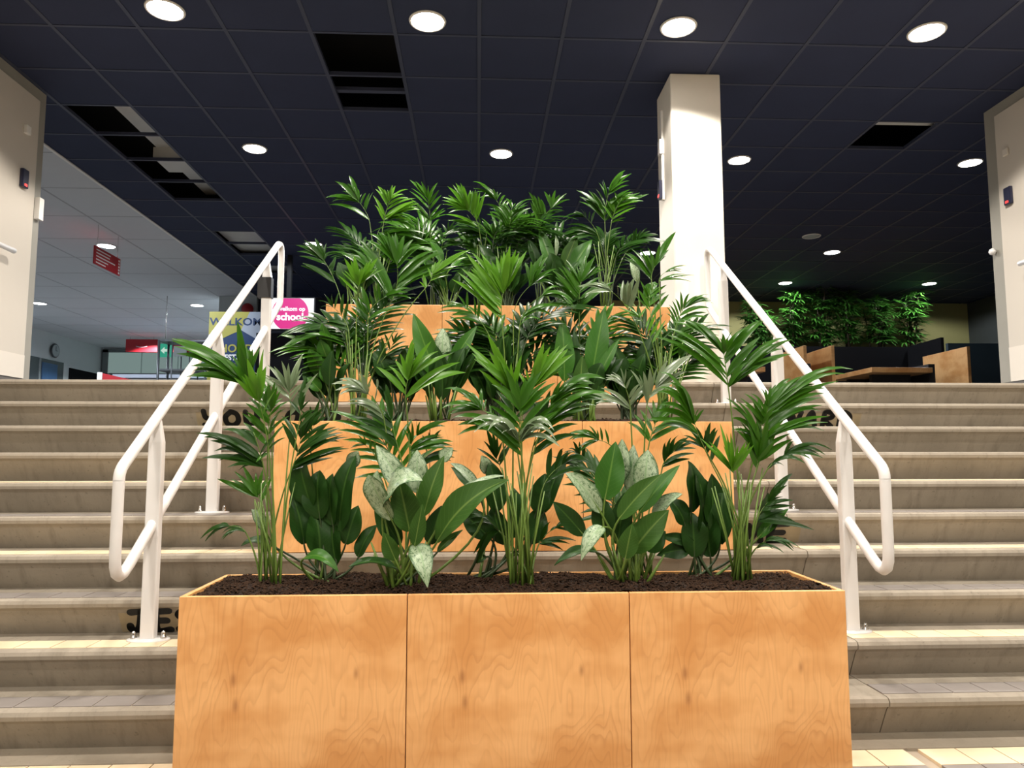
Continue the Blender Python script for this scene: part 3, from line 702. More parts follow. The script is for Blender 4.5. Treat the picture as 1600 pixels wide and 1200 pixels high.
pc.frond((1182, 735), (1190, 660), [(1158, 642), (1175, 622), (1202, 616), (1218, 640), (1228, 664), (1150, 672), (1238, 686), (1165, 690)], -.02, -.03, 'palm_green', w=.045, arch=.1)
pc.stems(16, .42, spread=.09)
# silvery aglaonemas in front
ga = 'silver marbled foliage plants in the lowest planter'
q = Broad(632, A1-.07, Z1, 'silvery marbled broadleaf plant left of the middle palm, one leaf hanging over the soil', 11, ga)
q.leaf((600, 790), (660, 751), .13, -.05, -.14, N=(-.35, -.55, .75), arch=.42, cup=.12)
q.leaf((612, 812), (576, 742), .10, -.05, -.10, N=(-.5, -.6, .55), arch=.28)
q.leaf((598, 800), (590, 735), .09, -.02, -.02, N=(-.5, -.6, .4), arch=.2)
q.leaf((640, 830), (622, 745), .11, -.03, -.04, 'broad_under', 'broad_under', (.1, -.95, .2), .06)
q.leaf((662, 805), (694, 712), .095, .0, .03, 'broad_under', 'broad_under', (-.35, -.9, .2), .08)
q.leaf((684, 845), (795, 750), .125, -.06, -.10, 'broad_under', 'broad_under', (-.45, -.75, .45), .22, .35)
q.leaf((700, 800), (788, 744), .07, -.03, -.07, N=(-.2, -.35, .9), arch=.2)
q.leaf((650, 850), (668, 918), .085, -.08, -.18, N=(.1, -.85, .5), arch=.32, cup=.1)
q.leaf((648, 852), (660, 788), .06, -.1, -.11, 'broad_under', 'broad_under', (.1, -1, .15), .05)
q.leaf((618, 888), (545, 886), .06, -.05, -.10, 'broad_dark', 'broad_dark', (0, -.35, .9), .2)
q.leaf((635, 770), (588, 696), .085, .06, .1, N=(-.2, -.8, .55), arch=.1)
q.leaf((652, 770), (652, 703), .09, .05, .07, N=(0, -.9, .4), arch=.1)
q.leaf((745, 760), (704, 724), .05, .06, .08, N=(0, -.6, .8), arch=.15)
q.leaf((618, 875), (600, 832), .065, -.06, -.07, 'broad_under', 'broad_under', (-.2, -.95, .2), .06)
q.leaf((684, 862), (723, 828), .035, -.02, 0, 'broad_under', 'broad_dark', (-.3, -.8, .4), .1)
q.leaf((690, 720), (708, 700), .06, .07, .06, N=(.2, -.7, .7), arch=.1)
q.leaf((625, 850), (585, 790), .08, .02, .02, 'broad_dark', 'broad_dark', (-.3, -.8, .5), .1)
q.leaf((672, 850), (690, 790), .08, .03, .04, 'broad_dark', 'broad_dark', (.1, -.9, .3), .1)
q.stalks(7, .17)
q = Broad(978, A1-.07, Z1, 'silvery marbled broadleaf plant right of the middle palm with upright green leaves', 12, ga)
q.leaf((945, 780), (962, 690), .115, -.02, .0, 'broad_green', 'broad_under', (.1, -.95, .25), .06, .2)
q.leaf((962, 760), (972, 686), .09, .03, .04, N=(.35, -.8, .5), arch=.12)
q.leaf((1005, 770), (1012, 703), .10, .0, .02, N=(0, -.85, .5), arch=.14)
q.leaf((968, 810), (1034, 741), .085, -.07, -.10, 'broad_under', 'broad_under', (-.45, -.85, .3), .1, .3)
q.leaf((1000, 800), (1062, 727), .07, -.03, -.05, 'broad_green', 'broad_under', (-.5, -.8, .35), .08)
q.leaf((938, 800), (884, 740), .085, -.03, -.07, N=(-.3, -.6, .75), arch=.22)
q.leaf((912, 836), (864, 784), .075, -.04, -.06, 'broad_dark', 'broad_under', (-.4, -.8, .4), .12)
q.leaf((942, 824), (908, 876), .065, -.1, -.16, N=(-.2, -.75, .65), arch=.3)
q.leaf((988, 862), (1045, 797), .11, -.07, -.09, 'broad_under', 'broad_under', (-.35, -.9, .25), .1)
q.leaf((977, 872), (988, 818), .075, -.11, -.12, 'broad_under', 'broad_under', (-.15, -1, .15), .06)
q.leaf((1020, 808), (1066, 772), .07, -.03, -.06, N=(.1, -.5, .85), arch=.2)
q.leaf((930, 862), (866, 884), .05, -.03, -.06, 'broad_dark', 'broad_dark', (0, -.5, .85), .25)
q.leaf((985, 770), (990, 695), .07, .06, .08, N=(-.2, -.8, .5), arch=.1)
q.leaf((1010, 860), (1040, 830), .08, -.03, -.04, 'broad_dark', 'broad_under', (0, -.9, .3), .1)
q.leaf((945, 840), (935, 770), .09, .0, .0, 'broad_dark', 'broad_under', (0, -.9, .3), .08)
q.leaf((965, 850), (975, 770), .09, .02, .02, 'broad_dark', 'broad_dark', (0, -.9, .3), .08)
q.stalks(12, .17)
# dark broad-leaved plants behind
gd = 'dark broadleaf plants in the lowest planter'
q = Broad(512, A1+.05, Z1, 'dark green broadleaf plant between the left palm and the silvery plant', 13, gd)
for a, t, w in (((530, 830), (556, 712), .13), ((487, 790), (470, 712), .12), ((500, 810), (500, 735), .12), ((520, 820), (520, 740), .1), ((475, 850), (455, 770), .11), ((540, 850), (560, 790), .09), ((500, 870), (490, 800), .12), ((525, 880), (520, 815), .11), ((560, 870), (590, 820), .07)):
    q.leaf(a, t, w, .0, .02, 'broad_dark', 'broad_dark', (q.r.uniform(-.75, .75), -.8, q.r.uniform(.15, .75)), q.r.uniform(.06, .24), .3, .13)
q.leaf((476, 872), (529, 894), .06, -.1, -.14, 'broad_green', 'broad_under', (.1, -.55, .8), .35)
q.leaf((548, 730), (560, 705), .06, .04, .02, N=(.2, -.8, .5)); q.leaf((420, 850), (377, 853), .06, .02, 0, 'broad_dark', 'broad_dark', (0, -.4, .9), .25)
q.leaf((415, 830), (393, 796), .05, .02, .0, N=(0, -.6, .8))
q = Broad(748, A1+.10, Z1, 'dark broadleaf plant half hidden behind the middle palm', 14, gd)
for a, t, w in (((765, 840), (722, 803), .09), ((775, 800), (765, 720), .1), ((790, 850), (770, 790), .1), ((838, 800), (852, 740), .1), ((850, 800), (888, 705), .09), ((800, 840), (800, 760), .11), ((830, 850), (845, 790), .1), ((760, 870), (742, 880), .03), ((745, 770), (705, 730), .06)):
    q.leaf(a, t, w, .0, .02, 'broad_dark', 'broad_dark', (q.r.uniform(-.75, .75), -.8, q.r.uniform(.15, .75)), q.r.uniform(.08, .24), .3, .13)
q.leaf((760, 740), (752, 712), .06, .02, .0, N=(.3, -.8, .5))
q = Broad(1088, A1+.07, Z1, 'dark green broadleaf plant left of the right palm', 15, gd)
for a, t, w in (((1095, 830), (1085, 735), .14), ((1080, 800), (1075, 720), .11), ((1110, 820), (1112, 740), .1), ((1075, 860), (1026, 868), .07), ((1085, 850), (1030, 838), .05), ((1070, 820), (1045, 780), .09), ((1110, 870), (1105, 790), .12), ((1125, 850), (1130, 760), .1), ((1085, 870), (1080, 800), .11), ((1180, 830), (1200, 770), .09)):
    q.leaf(a, t, w, .0, .02, 'broad_dark', 'broad_dark', (q.r.uniform(-.75, .75), -.8, q.r.uniform(.15, .75)), q.r.uniform(.06, .24), .3, .13)
q.leaf((1185, 840), (1232, 795), .05, -.02, -.03, 'broad_green', 'broad_under', (-.3, -.8, .5), .1)
# palms at the back of the lowest planter
ga = 'kentia palms at the back of the lowest planter'
k1 = Palm(642, A1+.15, Z1, 'young kentia palm rising behind the left silvery plant', True, 21, 1, ga)
k1.frond((634, 622), (638, 592), [(588, 573), (617, 563), (645, 530), (674, 533), (719, 566), (728, 582), (655, 560)], -.02, -.03, 'palm_bright', w=.05, arch=.12)
k1.frond((600, 655), (575, 615), [(518, 600), (524, 610), (530, 618), (541, 632), (590, 592), (560, 585)], 0, -.04, 'palm_silver', w=.026, arch=.25)
k1.frond((622, 700), (612, 655), [(543, 650), (574, 640), (603, 600), (596, 640), (560, 665)], .02, .02, 'palm_dark', w=.045, arch=.15)
k1.frond((640, 705), (652, 680), [(700, 658), (665, 665), (642, 655), (630, 670), (708, 690), (700, 700), (690, 680)], .02, .02, 'palm_green', w=.04, arch=.15)
k1.frond((655, 730), (672, 700), [(700, 690), (715, 705), (690, 672), (660, 680), (705, 720)], .03, .04, 'palm_dark', w=.03, arch=.2)
k1.frond((590, 720), (570, 695), [(543, 690), (548, 700), (560, 680), (585, 690)], .0, -.02, 'palm_green', w=.03).stems(3, .3).fill(1, .36)
k2 = Palm(1000, A1+.15, Z1, 'kentia palm with silvery fronds rising behind the right silvery plant', True, 22, 1, ga)
k2.frond((985, 640), (975, 600), [(946, 590), (962, 585), (978, 576), (1000, 600), (925, 615), (930, 630), (1010, 610)], -.02, -.03, 'palm_silver', w=.03, arch=.15)
k2.frond((1010, 640), (1025, 605), [(1005, 580), (985, 578), (1030, 570), (1062, 560), (1085, 552), (1050, 600), (1060, 610)], .0, .02, 'palm_silver', w=.036, arch=.12)
k2.frond((1015, 690), (1025, 660), [(1000, 640), (1020, 625), (1045, 620), (1060, 640), (980, 660), (1070, 665)], .0, .0, 'palm_green', w=.035)
k2.frond((960, 705), (935, 688), [(885, 680), (894, 687), (905, 706), (920, 665), (945, 670)], .0, -.02, 'palm_green', w=.022, arch=.2)
k2.frond((925, 740), (905, 712), [(872, 720), (880, 735), (895, 690), (915, 690), (868, 745)], .03, .04, 'palm_dark', w=.028, arch=.25)
k2.frond((1035, 730), (1055, 705), [(1082, 690), (1088, 701), (1078, 717), (1060, 680), (1040, 690)], .0, .0, 'palm_dark', w=.034).stems(3, .35).fill(1, .36)
k3 = Palm(480, A1+.17, Z1, 'small dark kentia palm behind the left palm', False, 23, 1, ga)
k3.frond((485, 700), (490, 665), [(470, 640), (500, 625), (515, 660), (455, 660), (530, 690)], .0, .0, 'palm_dark', w=.035)
# middle planter
A2 = P2F+.23
gm = 'kentia palms in the middle planter'
e = Palm(560, A2, Z2, 'kentia palm at the left end of the middle planter', False, 31, 1, gm)
e.frond((535, 480), (505, 405), [(462, 383), (475, 375), (492, 372), (510, 380), (468, 400), (520, 420), (525, 400), (470, 415)], .02, .05, 'palm_dark', w=.04, arch=.12)
e.frond((557, 490), (560, 445), [(538, 403), (553, 398), (575, 408), (591, 402), (528, 430), (600, 420), (562, 420)], -.05, -.07, 'palm_bright', w=.036, arch=.04)
e.frond((612, 470), (620, 410), [(518, 392), (558, 372), (590, 362), (618, 364), (646, 374), (692, 396), (702, 418), (548, 398), (680, 430), (575, 365), (605, 362), (632, 368), (665, 385)], .03, .0, 'palm_green', w=.04, arch=.18)
e.frond((575, 500), (600, 465), [(640, 450), (620, 470), (590, 440), (640, 480), (570, 460)], .0, .0, 'palm_green', w=.035)
e.frond((545, 520), (520, 480), [(497, 470), (505, 490), (530, 455), (500, 505), (545, 470)], .0, .0, 'palm_dark', w=.035)
e.frond((665, 450), (676, 428), [(690, 405), (668, 418), (706, 430), (655, 440), (735, 390), (728, 402)], -.04, -.05, 'palm_bright', w=.04, arch=.1)
e.frond((600, 560), (615, 535), [(632, 520), (640, 540), (600, 520), (590, 540), (640, 555)], .03, .03, 'palm_dark', w=.035)
e.stems(9, .45, spread=.1).fill(6, .5)
f = Palm(800, A2, Z2, 'kentia palm with a bright upright fan in the middle of the middle planter', True, 32, 1, gm)
f.frond((784, 500), (787, 455), [(706, 436), (728, 395), (750, 394), (768, 408), (783, 399), (797, 384), (806, 390), (823, 392), (735, 420), (715, 425), (760, 420)], -.05, -.07, 'palm_bright', w=.036, arch=.04)
f.frond((802, 500), (830, 445), [(850, 396), (856, 401), (840, 420), (870, 420), (860, 432), (820, 410), (868, 448)], .0, .0, 'palm_green', w=.03, arch=.2)
f.frond((812, 510), (850, 460), [(902, 482), (896, 470), (845, 500), (870, 450), (880, 462)], .0, -.04, 'palm_green', w=.028, arch=.3)
f.frond((762, 520), (728, 480), [(688, 482), (705, 480), (730, 455), (750, 470), (700, 500)], .0, .0, 'palm_green', w=.034, arch=.15)
f.frond((815, 545), (835, 515), [(846, 496), (850, 510), (830, 490), (860, 530), (820, 500)], .03, .04, 'palm_dark', w=.035)
f.frond((780, 540), (765, 510), [(740, 500), (755, 490), (780, 490), (740, 520)], .03, .04, 'palm_dark', w=.035)
f.stems(6, .42).fill(6, .45)
f = Palm(905, A2+.08, Z2, 'small kentia palm above the veined broadleaf plant in the middle planter', False, 33, 1, gm)
f.frond((905, 480), (908, 440), [(860, 420), (866, 440), (883, 405), (900, 415), (916, 398), (930, 400), (946, 420), (960, 440), (870, 430), (890, 425), (935, 440)], -.02, -.02, 'palm_green', w=.036, arch=.08)
f.frond((900, 520), (890, 490), [(880, 470), (870, 485), (905, 460), (925, 480)], .0, .0, 'palm_dark', w=.034).fill(3, .45)
f = Palm(1036, A2, Z2, 'kentia palm at the right end of the middle planter in front of the column', False, 34, 1, gm)
f.frond((1018, 440), (1024, 415), [(1056, 362), (1012, 387), (985, 388), (975, 395), (1000, 390), (1040, 400), (975, 405), (1018, 392)], .02, .02, 'palm_green', w=.045, arch=.1)
f.frond((985, 490), (955, 455), [(902, 447), (936, 440), (955, 445), (974, 438), (1000, 432), (915, 460), (985, 440)], -.04, -.06, 'palm_silver', w=.032, arch=.15)
f.frond((1056, 510), (1068, 482), [(1063, 455), (1107, 460), (1116, 475), (1106, 496), (1050, 470), (1040, 490)], .0, .0, 'palm_green', w=.035, arch=.2)
f.frond((1018, 500), (1015, 460), [(1000, 438), (1022, 440), (1042, 445), (1045, 460), (990, 460), (1010, 445)], .0, .02, 'palm_green', w=.04, arch=.04)
f.frond((1025, 560), (1000, 495), [(975, 475), (985, 500), (1010, 480), (965, 480), (1025, 490), (1040, 500)], -.05, -.07, 'palm_bright', w=.016, arch=.04)
f.frond((1050, 590), (1062, 560), [(1085, 545), (1080, 570), (1064, 530), (1090, 530)], .0, .0, 'palm_dark', w=.03)
f.frond((1030, 440), (1040, 425), [(1065, 425), (1080, 440), (1072, 415), (1085, 430)], .0, .0, 'palm_green', w=.012)
f.stems(12, .45, spread=.12).fill(4, .4)
gb = 'broadleaf plants in the middle planter'
q = Broad(690, A2-.04, Z2, 'broadleaf plant with one pale leaf, left of centre in the middle planter', 41, gb)
q.leaf((682, 590), (646, 490), .12, .0, .02, 'broad_green', 'broad_green', (-.2, -.9, .3), .08); q.leaf((690, 575), (692, 513), .10, .03, .04, N=(.1, -.9, .35))
q.leaf((700, 580), (745, 510), .08, .0, .02, 'broad_green', 'broad_under', (.2, -.85, .4), .12); q.leaf((665, 610), (640, 560), .07, .0, .0, 'broad_dark', 'broad_under'); q.leaf((715, 610), (745, 560), .07, 0, 0, 'broad_under', 'broad_under')
q.scatter(10, .5, .16, .10).stalks(8, .25)
q = Broad(918, A2-.04, Z2, 'broadleaf plant with tall veined leaves, right of centre in the middle planter', 42, gb)
q.leaf((925, 585), (944, 482), .125, -.02, .0, 'broad_green', 'broad_under', (-.1, -.95, .25), .06); q.leaf((882, 595), (878, 496), .115, .0, .02, 'broad_green', 'broad_under', (.15, -.95, .2), .06)
q.leaf((935, 590), (968, 530), .065, -.04, -.05, 'broad_green', 'broad_under', (-.3, -.85, .4), .08); q.leaf((900, 590), (897, 515), .05, .02, .03, 'broad_dark', 'broad_dark'); q.leaf((905, 620), (910, 555), .09, -.05, -.05, 'broad_under', 'broad_under', (0, -1, .2), .06)
q.leaf((945, 600), (975, 560), .07, 0, 0, 'broad_dark', 'broad_under'); q.scatter(9, .45, .14, .10).stalks(8, .25)
q = Broad(985, A2+.06, Z2, 'dark broadleaf plant left of the right palm in the middle planter', 43, gb)
q.scatter(26, .56, .17, .115)
q = Broad(620, A2+.06, Z2, 'dark broadleaf plant right of the left palm in the middle planter', 44, gb)
q.scatter(20, .52, .16, .11)
q = Broad(775, A2+.08, Z2, 'dark broadleaf plant under the bright palm fan in the middle planter', 45, gb)
q.scatter(32, .56, .22, .115); q.leaf((842, 590), (870, 553), .06, 0, 0, N=(0, -.6, .8))
q = Broad(510, A2, Z2, 'green broadleaf plant overhanging the left end of the middle planter', 46, gb)
for a, t, w in (((505, 590), (483, 545), .09), ((515, 570), (500, 530), .08), ((500, 610), (480, 590), .07), ((515, 545), (503, 505), .06), ((520, 600), (500, 570), .08)): q.leaf(a, t, w, .0, -.03, 'broad_green', 'broad_under', (-.3, -.75, .55), .15)
q.scatter(9, .45, .1, .10)
# highest planter
A3 = P3F+.23
gt = 'kentia palms in the highest planter'
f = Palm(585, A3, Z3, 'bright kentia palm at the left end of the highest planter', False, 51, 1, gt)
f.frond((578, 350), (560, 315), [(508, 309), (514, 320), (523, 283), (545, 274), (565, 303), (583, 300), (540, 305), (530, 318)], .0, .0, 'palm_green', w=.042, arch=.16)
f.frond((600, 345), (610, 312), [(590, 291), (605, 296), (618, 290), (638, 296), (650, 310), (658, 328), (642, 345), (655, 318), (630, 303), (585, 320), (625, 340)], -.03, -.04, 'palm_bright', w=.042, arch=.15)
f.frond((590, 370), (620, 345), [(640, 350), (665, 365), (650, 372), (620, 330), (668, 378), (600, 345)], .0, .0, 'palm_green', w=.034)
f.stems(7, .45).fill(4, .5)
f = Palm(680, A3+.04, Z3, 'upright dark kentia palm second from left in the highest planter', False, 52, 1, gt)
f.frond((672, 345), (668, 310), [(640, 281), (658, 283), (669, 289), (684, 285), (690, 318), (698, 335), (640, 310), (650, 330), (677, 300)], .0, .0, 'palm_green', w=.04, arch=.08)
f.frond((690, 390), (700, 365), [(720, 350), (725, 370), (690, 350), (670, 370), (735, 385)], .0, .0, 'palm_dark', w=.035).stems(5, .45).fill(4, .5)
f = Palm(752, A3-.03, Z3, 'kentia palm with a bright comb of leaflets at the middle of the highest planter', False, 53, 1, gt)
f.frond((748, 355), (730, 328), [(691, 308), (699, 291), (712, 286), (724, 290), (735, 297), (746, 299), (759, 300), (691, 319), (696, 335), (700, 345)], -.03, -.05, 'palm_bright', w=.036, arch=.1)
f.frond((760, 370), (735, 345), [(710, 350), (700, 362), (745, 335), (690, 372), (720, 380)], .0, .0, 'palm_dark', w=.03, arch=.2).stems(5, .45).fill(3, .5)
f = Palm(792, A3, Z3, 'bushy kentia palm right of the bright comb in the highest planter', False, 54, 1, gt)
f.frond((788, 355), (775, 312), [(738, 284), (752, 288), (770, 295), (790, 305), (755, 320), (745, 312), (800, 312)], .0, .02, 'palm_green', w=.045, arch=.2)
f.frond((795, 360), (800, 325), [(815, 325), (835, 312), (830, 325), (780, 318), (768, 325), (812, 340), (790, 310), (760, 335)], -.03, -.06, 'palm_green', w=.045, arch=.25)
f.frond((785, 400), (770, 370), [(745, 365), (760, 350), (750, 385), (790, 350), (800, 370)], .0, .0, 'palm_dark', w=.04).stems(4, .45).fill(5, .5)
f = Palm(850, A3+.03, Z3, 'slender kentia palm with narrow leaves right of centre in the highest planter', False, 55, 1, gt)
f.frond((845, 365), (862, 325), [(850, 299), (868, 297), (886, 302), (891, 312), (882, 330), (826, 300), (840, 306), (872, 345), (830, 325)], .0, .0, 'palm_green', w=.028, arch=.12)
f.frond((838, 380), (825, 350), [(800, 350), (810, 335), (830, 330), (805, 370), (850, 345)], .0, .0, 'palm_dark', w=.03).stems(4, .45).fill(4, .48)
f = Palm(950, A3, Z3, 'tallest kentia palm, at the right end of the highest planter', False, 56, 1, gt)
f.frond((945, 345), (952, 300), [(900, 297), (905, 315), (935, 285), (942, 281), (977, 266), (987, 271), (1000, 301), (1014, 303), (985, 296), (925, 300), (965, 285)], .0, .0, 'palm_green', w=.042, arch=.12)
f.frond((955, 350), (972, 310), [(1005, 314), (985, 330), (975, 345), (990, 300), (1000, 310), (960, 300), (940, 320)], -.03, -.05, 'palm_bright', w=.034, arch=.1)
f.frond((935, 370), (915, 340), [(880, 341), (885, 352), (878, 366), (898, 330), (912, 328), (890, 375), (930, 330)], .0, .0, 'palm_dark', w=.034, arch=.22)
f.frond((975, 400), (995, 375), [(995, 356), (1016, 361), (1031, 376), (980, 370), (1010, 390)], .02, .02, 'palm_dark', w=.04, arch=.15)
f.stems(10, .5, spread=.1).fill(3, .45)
gq = 'broadleaf plants in the highest planter'
q = Broad(700, A3-.05, Z3, 'yellowish green broadleaf plant left of centre in the highest planter', 61, gq)
q.leaf((700, 425), (732, 402), .06, -.03, -.04, 'broad_green', 'broad_green'); q.leaf((690, 410), (672, 378), .08, 0, 0, 'broad_green', 'broad_under'); q.leaf((680, 430), (655, 400), .08, 0, 0, 'broad_green', 'broad_under')
q.scatter(14, .46, .16, .1, 'broad_dark', 'broad_under')
q = Broad(878, A3-.05, Z3, 'large leaved green plant between the slender and the tallest palm', 62, gq)
q.leaf((862, 420), (842, 356), .10, 0, .02, 'broad_green', 'broad_under', (.1, -.95, .25), .08); q.leaf((895, 420), (925, 375), .12, -.02, -.02, 'broad_green', 'broad_under', (-.2, -.9, .35), .1); q.leaf((880, 420), (902, 368), .10, .02, .03, 'broad_under', 'broad_under', (0, -.95, .3), .08)
q.leaf((868, 400), (868, 368), .04, .03, .03, N=(.4, -.7, .5)); q.leaf((840, 420), (825, 375), .08, 0, .02, 'broad_dark', 'broad_under'); q.scatter(14, .48, .17, .11)
q = Broad(790, A3-.02, Z3, 'dark broadleaf plant beneath the bushy palm in the highest planter', 63, gq); q.scatter(26, .55, .2, .11)
q = Broad(550, A3-.02, Z3, 'dark broadleaf plant at the left end of the highest planter', 64, gq); q.scatter(16, .5, .13, .11, 'broad_dark', 'broad_under')
q = Broad(1005, A3-.03, Z3, 'pale broadleaf plant at the right end of the highest planter', 65, gq); q.leaf((995, 440), (985, 405), .07, -.03, -.03, N=(0, -.8, .5)); q.scatter(8, .3, .12, .08, 'broad_green', 'broad_under')

# ------------------------------------------------------------------ upper floor, right: booths and leafy plants
def booth(xn, label, yn=10.6, far=.9, ztop=2.75, drop=.03, upholster=0):
    t = thing('booth_divider', label, 'divider', (xn, yn, ZF))
    pr = [(yn, ZF), (yn+far, ZF), (yn+far, ztop-drop*.3), (yn, ztop)]
    soften(MB().prism(pr, xn-.05, xn).obj('side_panel', 'booth_plywood', t, False, (xn, yn, ZF)), .004)
    return t
booth(4.85, 'plywood booth divider just right of the handrail post, before the leafy plants', far=1.1)
booth(5.27, 'plywood booth divider left of the dining table', far=1.12)
booth(7.34, 'plywood booth divider right of the dining table, before the right wall', far=1.1)
def table(x0, x1, label, y=10.6):
    t = thing('booth_table', label, 'table', ((x0+x1)/2, y+.35, ZF))
    soften(MB().box(x0, x1, y, y+1.3, 2.355, 2.43).obj('table_top', 'booth_plywood', t, False, (x0, y, 2.355)), .004)
    for yy in (y+.3, y+1.0): MB().box((x0+x1)/2-.3, (x0+x1)/2+.3, yy, yy+.08, ZF, 2.355).obj('leg', 'dark_upholstery', t, False, (x0, yy, ZF))
table(5.82, 6.75, 'plywood table between two booth dividers, seen from below'); table(3.3, 4.22, 'small plywood table end visible between the handrail bars')
for x0, x1, lb in ((4.87, 5.2, 'dark bench back between the two left booth dividers'), (6.78, 7.27, 'dark bench seat beside the right booth divider')):
    t = thing('booth_bench', lb, 'bench', ((x0+x1)/2, 11, ZF)); MB().box(x0, x1, 10.75, 12, ZF, 2.1).obj('seat', 'dark_upholstery', t, False, (x0, 11, ZF)); MB().box(x0, x0+.1, 10.75, 12, 2.1, 2.5).obj('backrest', 'dark_upholstery', t, False, (x0, 11, ZF))
LEDGE = 3.03
t = thing('planter_ledge', 'long black planter ledge carrying the leafy plants behind the booths', 'planter', (5.6, 12.7, ZF))
MB().box(2.6, 8.1, 12.55, 12.6, ZF, LEDGE).obj('front_board', 'black_panel', t, False, (2.6, 12.55, ZF)); MB().box(2.6, 8.1, 12.6, 13.3, ZF, LEDGE-.04).obj('planting_bed', 'black_panel', t, False, (2.6, 12.4, ZF))
t = thing('partition', 'dark teal partition at the far right beyond the booths', 'partition', (8.3, 11.3, ZF)); MB().box(7.6, 8.75, 11.5, 11.56, ZF, 2.94).obj('partition_panel', 'teal_panel', t, False, (7.6, 11.5, ZF))
t = thing('partition', 'black sloping partition between plant ledge and teal partition', 'partition', (7.9, 11.9, ZF)); MB().prism([(11.6, ZF), (12.54, ZF), (12.54, LEDGE), (11.6, LEDGE+.02)], 7.55, 7.6).obj('partition_panel', 'black_panel', t, False, (7.6, 11.6, ZF))
def rhapis(px, top, label, seed, nst=6, spread=.34):
    r = random.Random(seed); b = P(px, 600, Y=12.95); b.z = LEDGE-.04; h = P(px, top, Y=12.95).z-b.z
    t = thing('lady_palm', label, 'plant', b, 'leafy plants on the black ledge')
    for i in range(nst):
        x = r.uniform(-1, 1)*spread*.55; hh = h*r.uniform(.62, .9); foot = b+V((r.uniform(-.08, .08)+x*.4, r.uniform(-.12, .12), 0)); tipp = b+V((x, r.uniform(-.15, .15), hh))
        sm = MB().tube([foot, foot.lerp(tipp, .5)+V((r.uniform(-.03, .03), 0, .02)), tipp], [.013, .011, .006], 6).obj('cane', 'stalk_brown', t, True, b)
        for k in range(20):
            z = r.uniform(.15, 1.08); c = foot.lerp(tipp, z); a = r.uniform(0, 2*math.pi); el = r.uniform(-.1, .8); d = V((math.cos(a)*math.cos(el), math.sin(a)*math.cos(el)*.7, math.sin(el))); e = c+d*r.uniform(.06, .14)
            mb = MB(); mb.tube([c, e], [.003, .002], 4); uvs = [(0, 0)]*len(mb.v); n_ = r.randint(6, 8)
            N = (V((0, -.3, 1))+d*.3).normalized(); lat = d.cross(N).normalized()
            for j in range(n_):
                an = (j/(n_-1)-.5)*2.6; D = d*math.cos(an)+lat*math.sin(an); L = r.uniform(.16, .25); leaflet(mb, uvs, e, e+D*L+V((0, 0, -L*.25)), .04, N, .15, 4, k=1)
            mb.obj('fan_leaf', ['stalk_dark', 'rhapis_leaf'], sm, True, b, uvs)
for px, top, lb, sd in ((1190, 468, 'leafy plant on black ledge, dim one nearest the column', 1), (1240, 452, 'leafy plant on black ledge behind the upper handrail bar', 2), (1292, 446, 'brightly lit leafy plant on black ledge, left of the tallest', 3),
                        (1330, 440, 'tallest leafy plant on black ledge, lit from above', 4), (1375, 455, 'leafy plant on black ledge, right of the tallest', 5), (1425, 452, 'thin leafy plant at the right end of the black ledge before the olive wall', 6)):
    rhapis(px, top, lb, sd, 5 if sd == 6 else 7)
# ------------------------------------------------------------------ upper floor, left
FR = (math.pi/2, 0, 0)
def board(name, lb, cat, x0, x1, y, z0, z1, mat, th=.03, part='panel'):
    t = thing(name, lb, cat, ((x0+x1)/2, y, z0)); MB().box(x0, x1, y, y+th, z0, z1).obj(part, mat, t, False, (x0, y, z0)); return t
b = board('roll_up_banner', 'yellow and blue WELKOM roll-up banner behind the left handrail', 'banner', -4.345, -3.49, 12, ZF+.06, 3.455, 'sign_blue', .01, 'banner_sheet')
y_ = 11.997
x0, x1, zt = -4.345, -3.49, 3.455; w_ = x1-x0
MB().prism([(x0, zt), (x1-.25*w_, zt), (x0+.60*w_, zt-.30), (x0+.44*w_, zt-.36), (x0, zt-.55)], y_-.001, y_, 'y').obj('yellow_field', 'sign_yellow', b, False, b.location)
MB().prism([(x1-.25*w_, zt), (x1, zt), (x1, zt-.50), (x0+.60*w_, zt-.30)], y_-.001, y_, 'y').obj('pale_field', 'sign_pale', b, False, b.location)
MB().prism([(x0, zt-.75), (x0, ZF+.1), (x0+.2*w_, ZF+.1), (x0+.14*w_, zt-.9)], y_-.001, y_, 'y').obj('yellow_field', 'sign_yellow', b, False, b.location)
xm = (x0+x1)/2
text('lettering', 'WELKOM', .17, 'sign_blue', b, (xm, y_-.002, zt-.22), FR, .004, 0, w_*.97); text('lettering', 'HOUD', .18, 'sign_yellow', b, (xm+.02, y_-.002, zt-.66), FR, .004, 0, w_*.62)
text('lettering', 'AFSTAND', .13, 'sign_white', b, (xm+.02, y_-.002, zt-.79), FR, .004, 0, w_*.62); text('lettering', '+ 1,5 M', .08, 'sign_yellow', b, (xm-.02, y_-.002, zt-.90), FR, .002)
MB().box(x0-.02, x1+.02, 11.9, 12.1, ZF, ZF+.08).obj('banner_base', 'steel', b, False, b.location)
MB().tube([(xm, 12.03, ZF+.05), (xm, 12.03, zt)], .012, 8).obj('banner_pole', 'steel', b, True, b.location)
s = thing('wall_screen', 'pink and white welcome screen hung above the dark wall', 'screen', (-2.84, 11, 3.02))
MB().box(-3.24, -2.44, 11.0, 11.06, 2.995, 3.49).obj('screen_case', 'screen_case', s, False, s.location)
MB().box(-3.225, -2.455, 10.996, 11.0, 3.01, 3.475).obj('display', 'screen_white', s, False, s.location)
c = []
for k in range(48):
    a = 2*math.pi*k/48; c.append((-2.80+.27*math.cos(a), max(3.012, min(3.473, 3.245+.27*math.sin(a)))))
MB().prism(c, 10.9945, 10.996, 'y').obj('pink_disc', 'screen_pink', s, False, s.location)
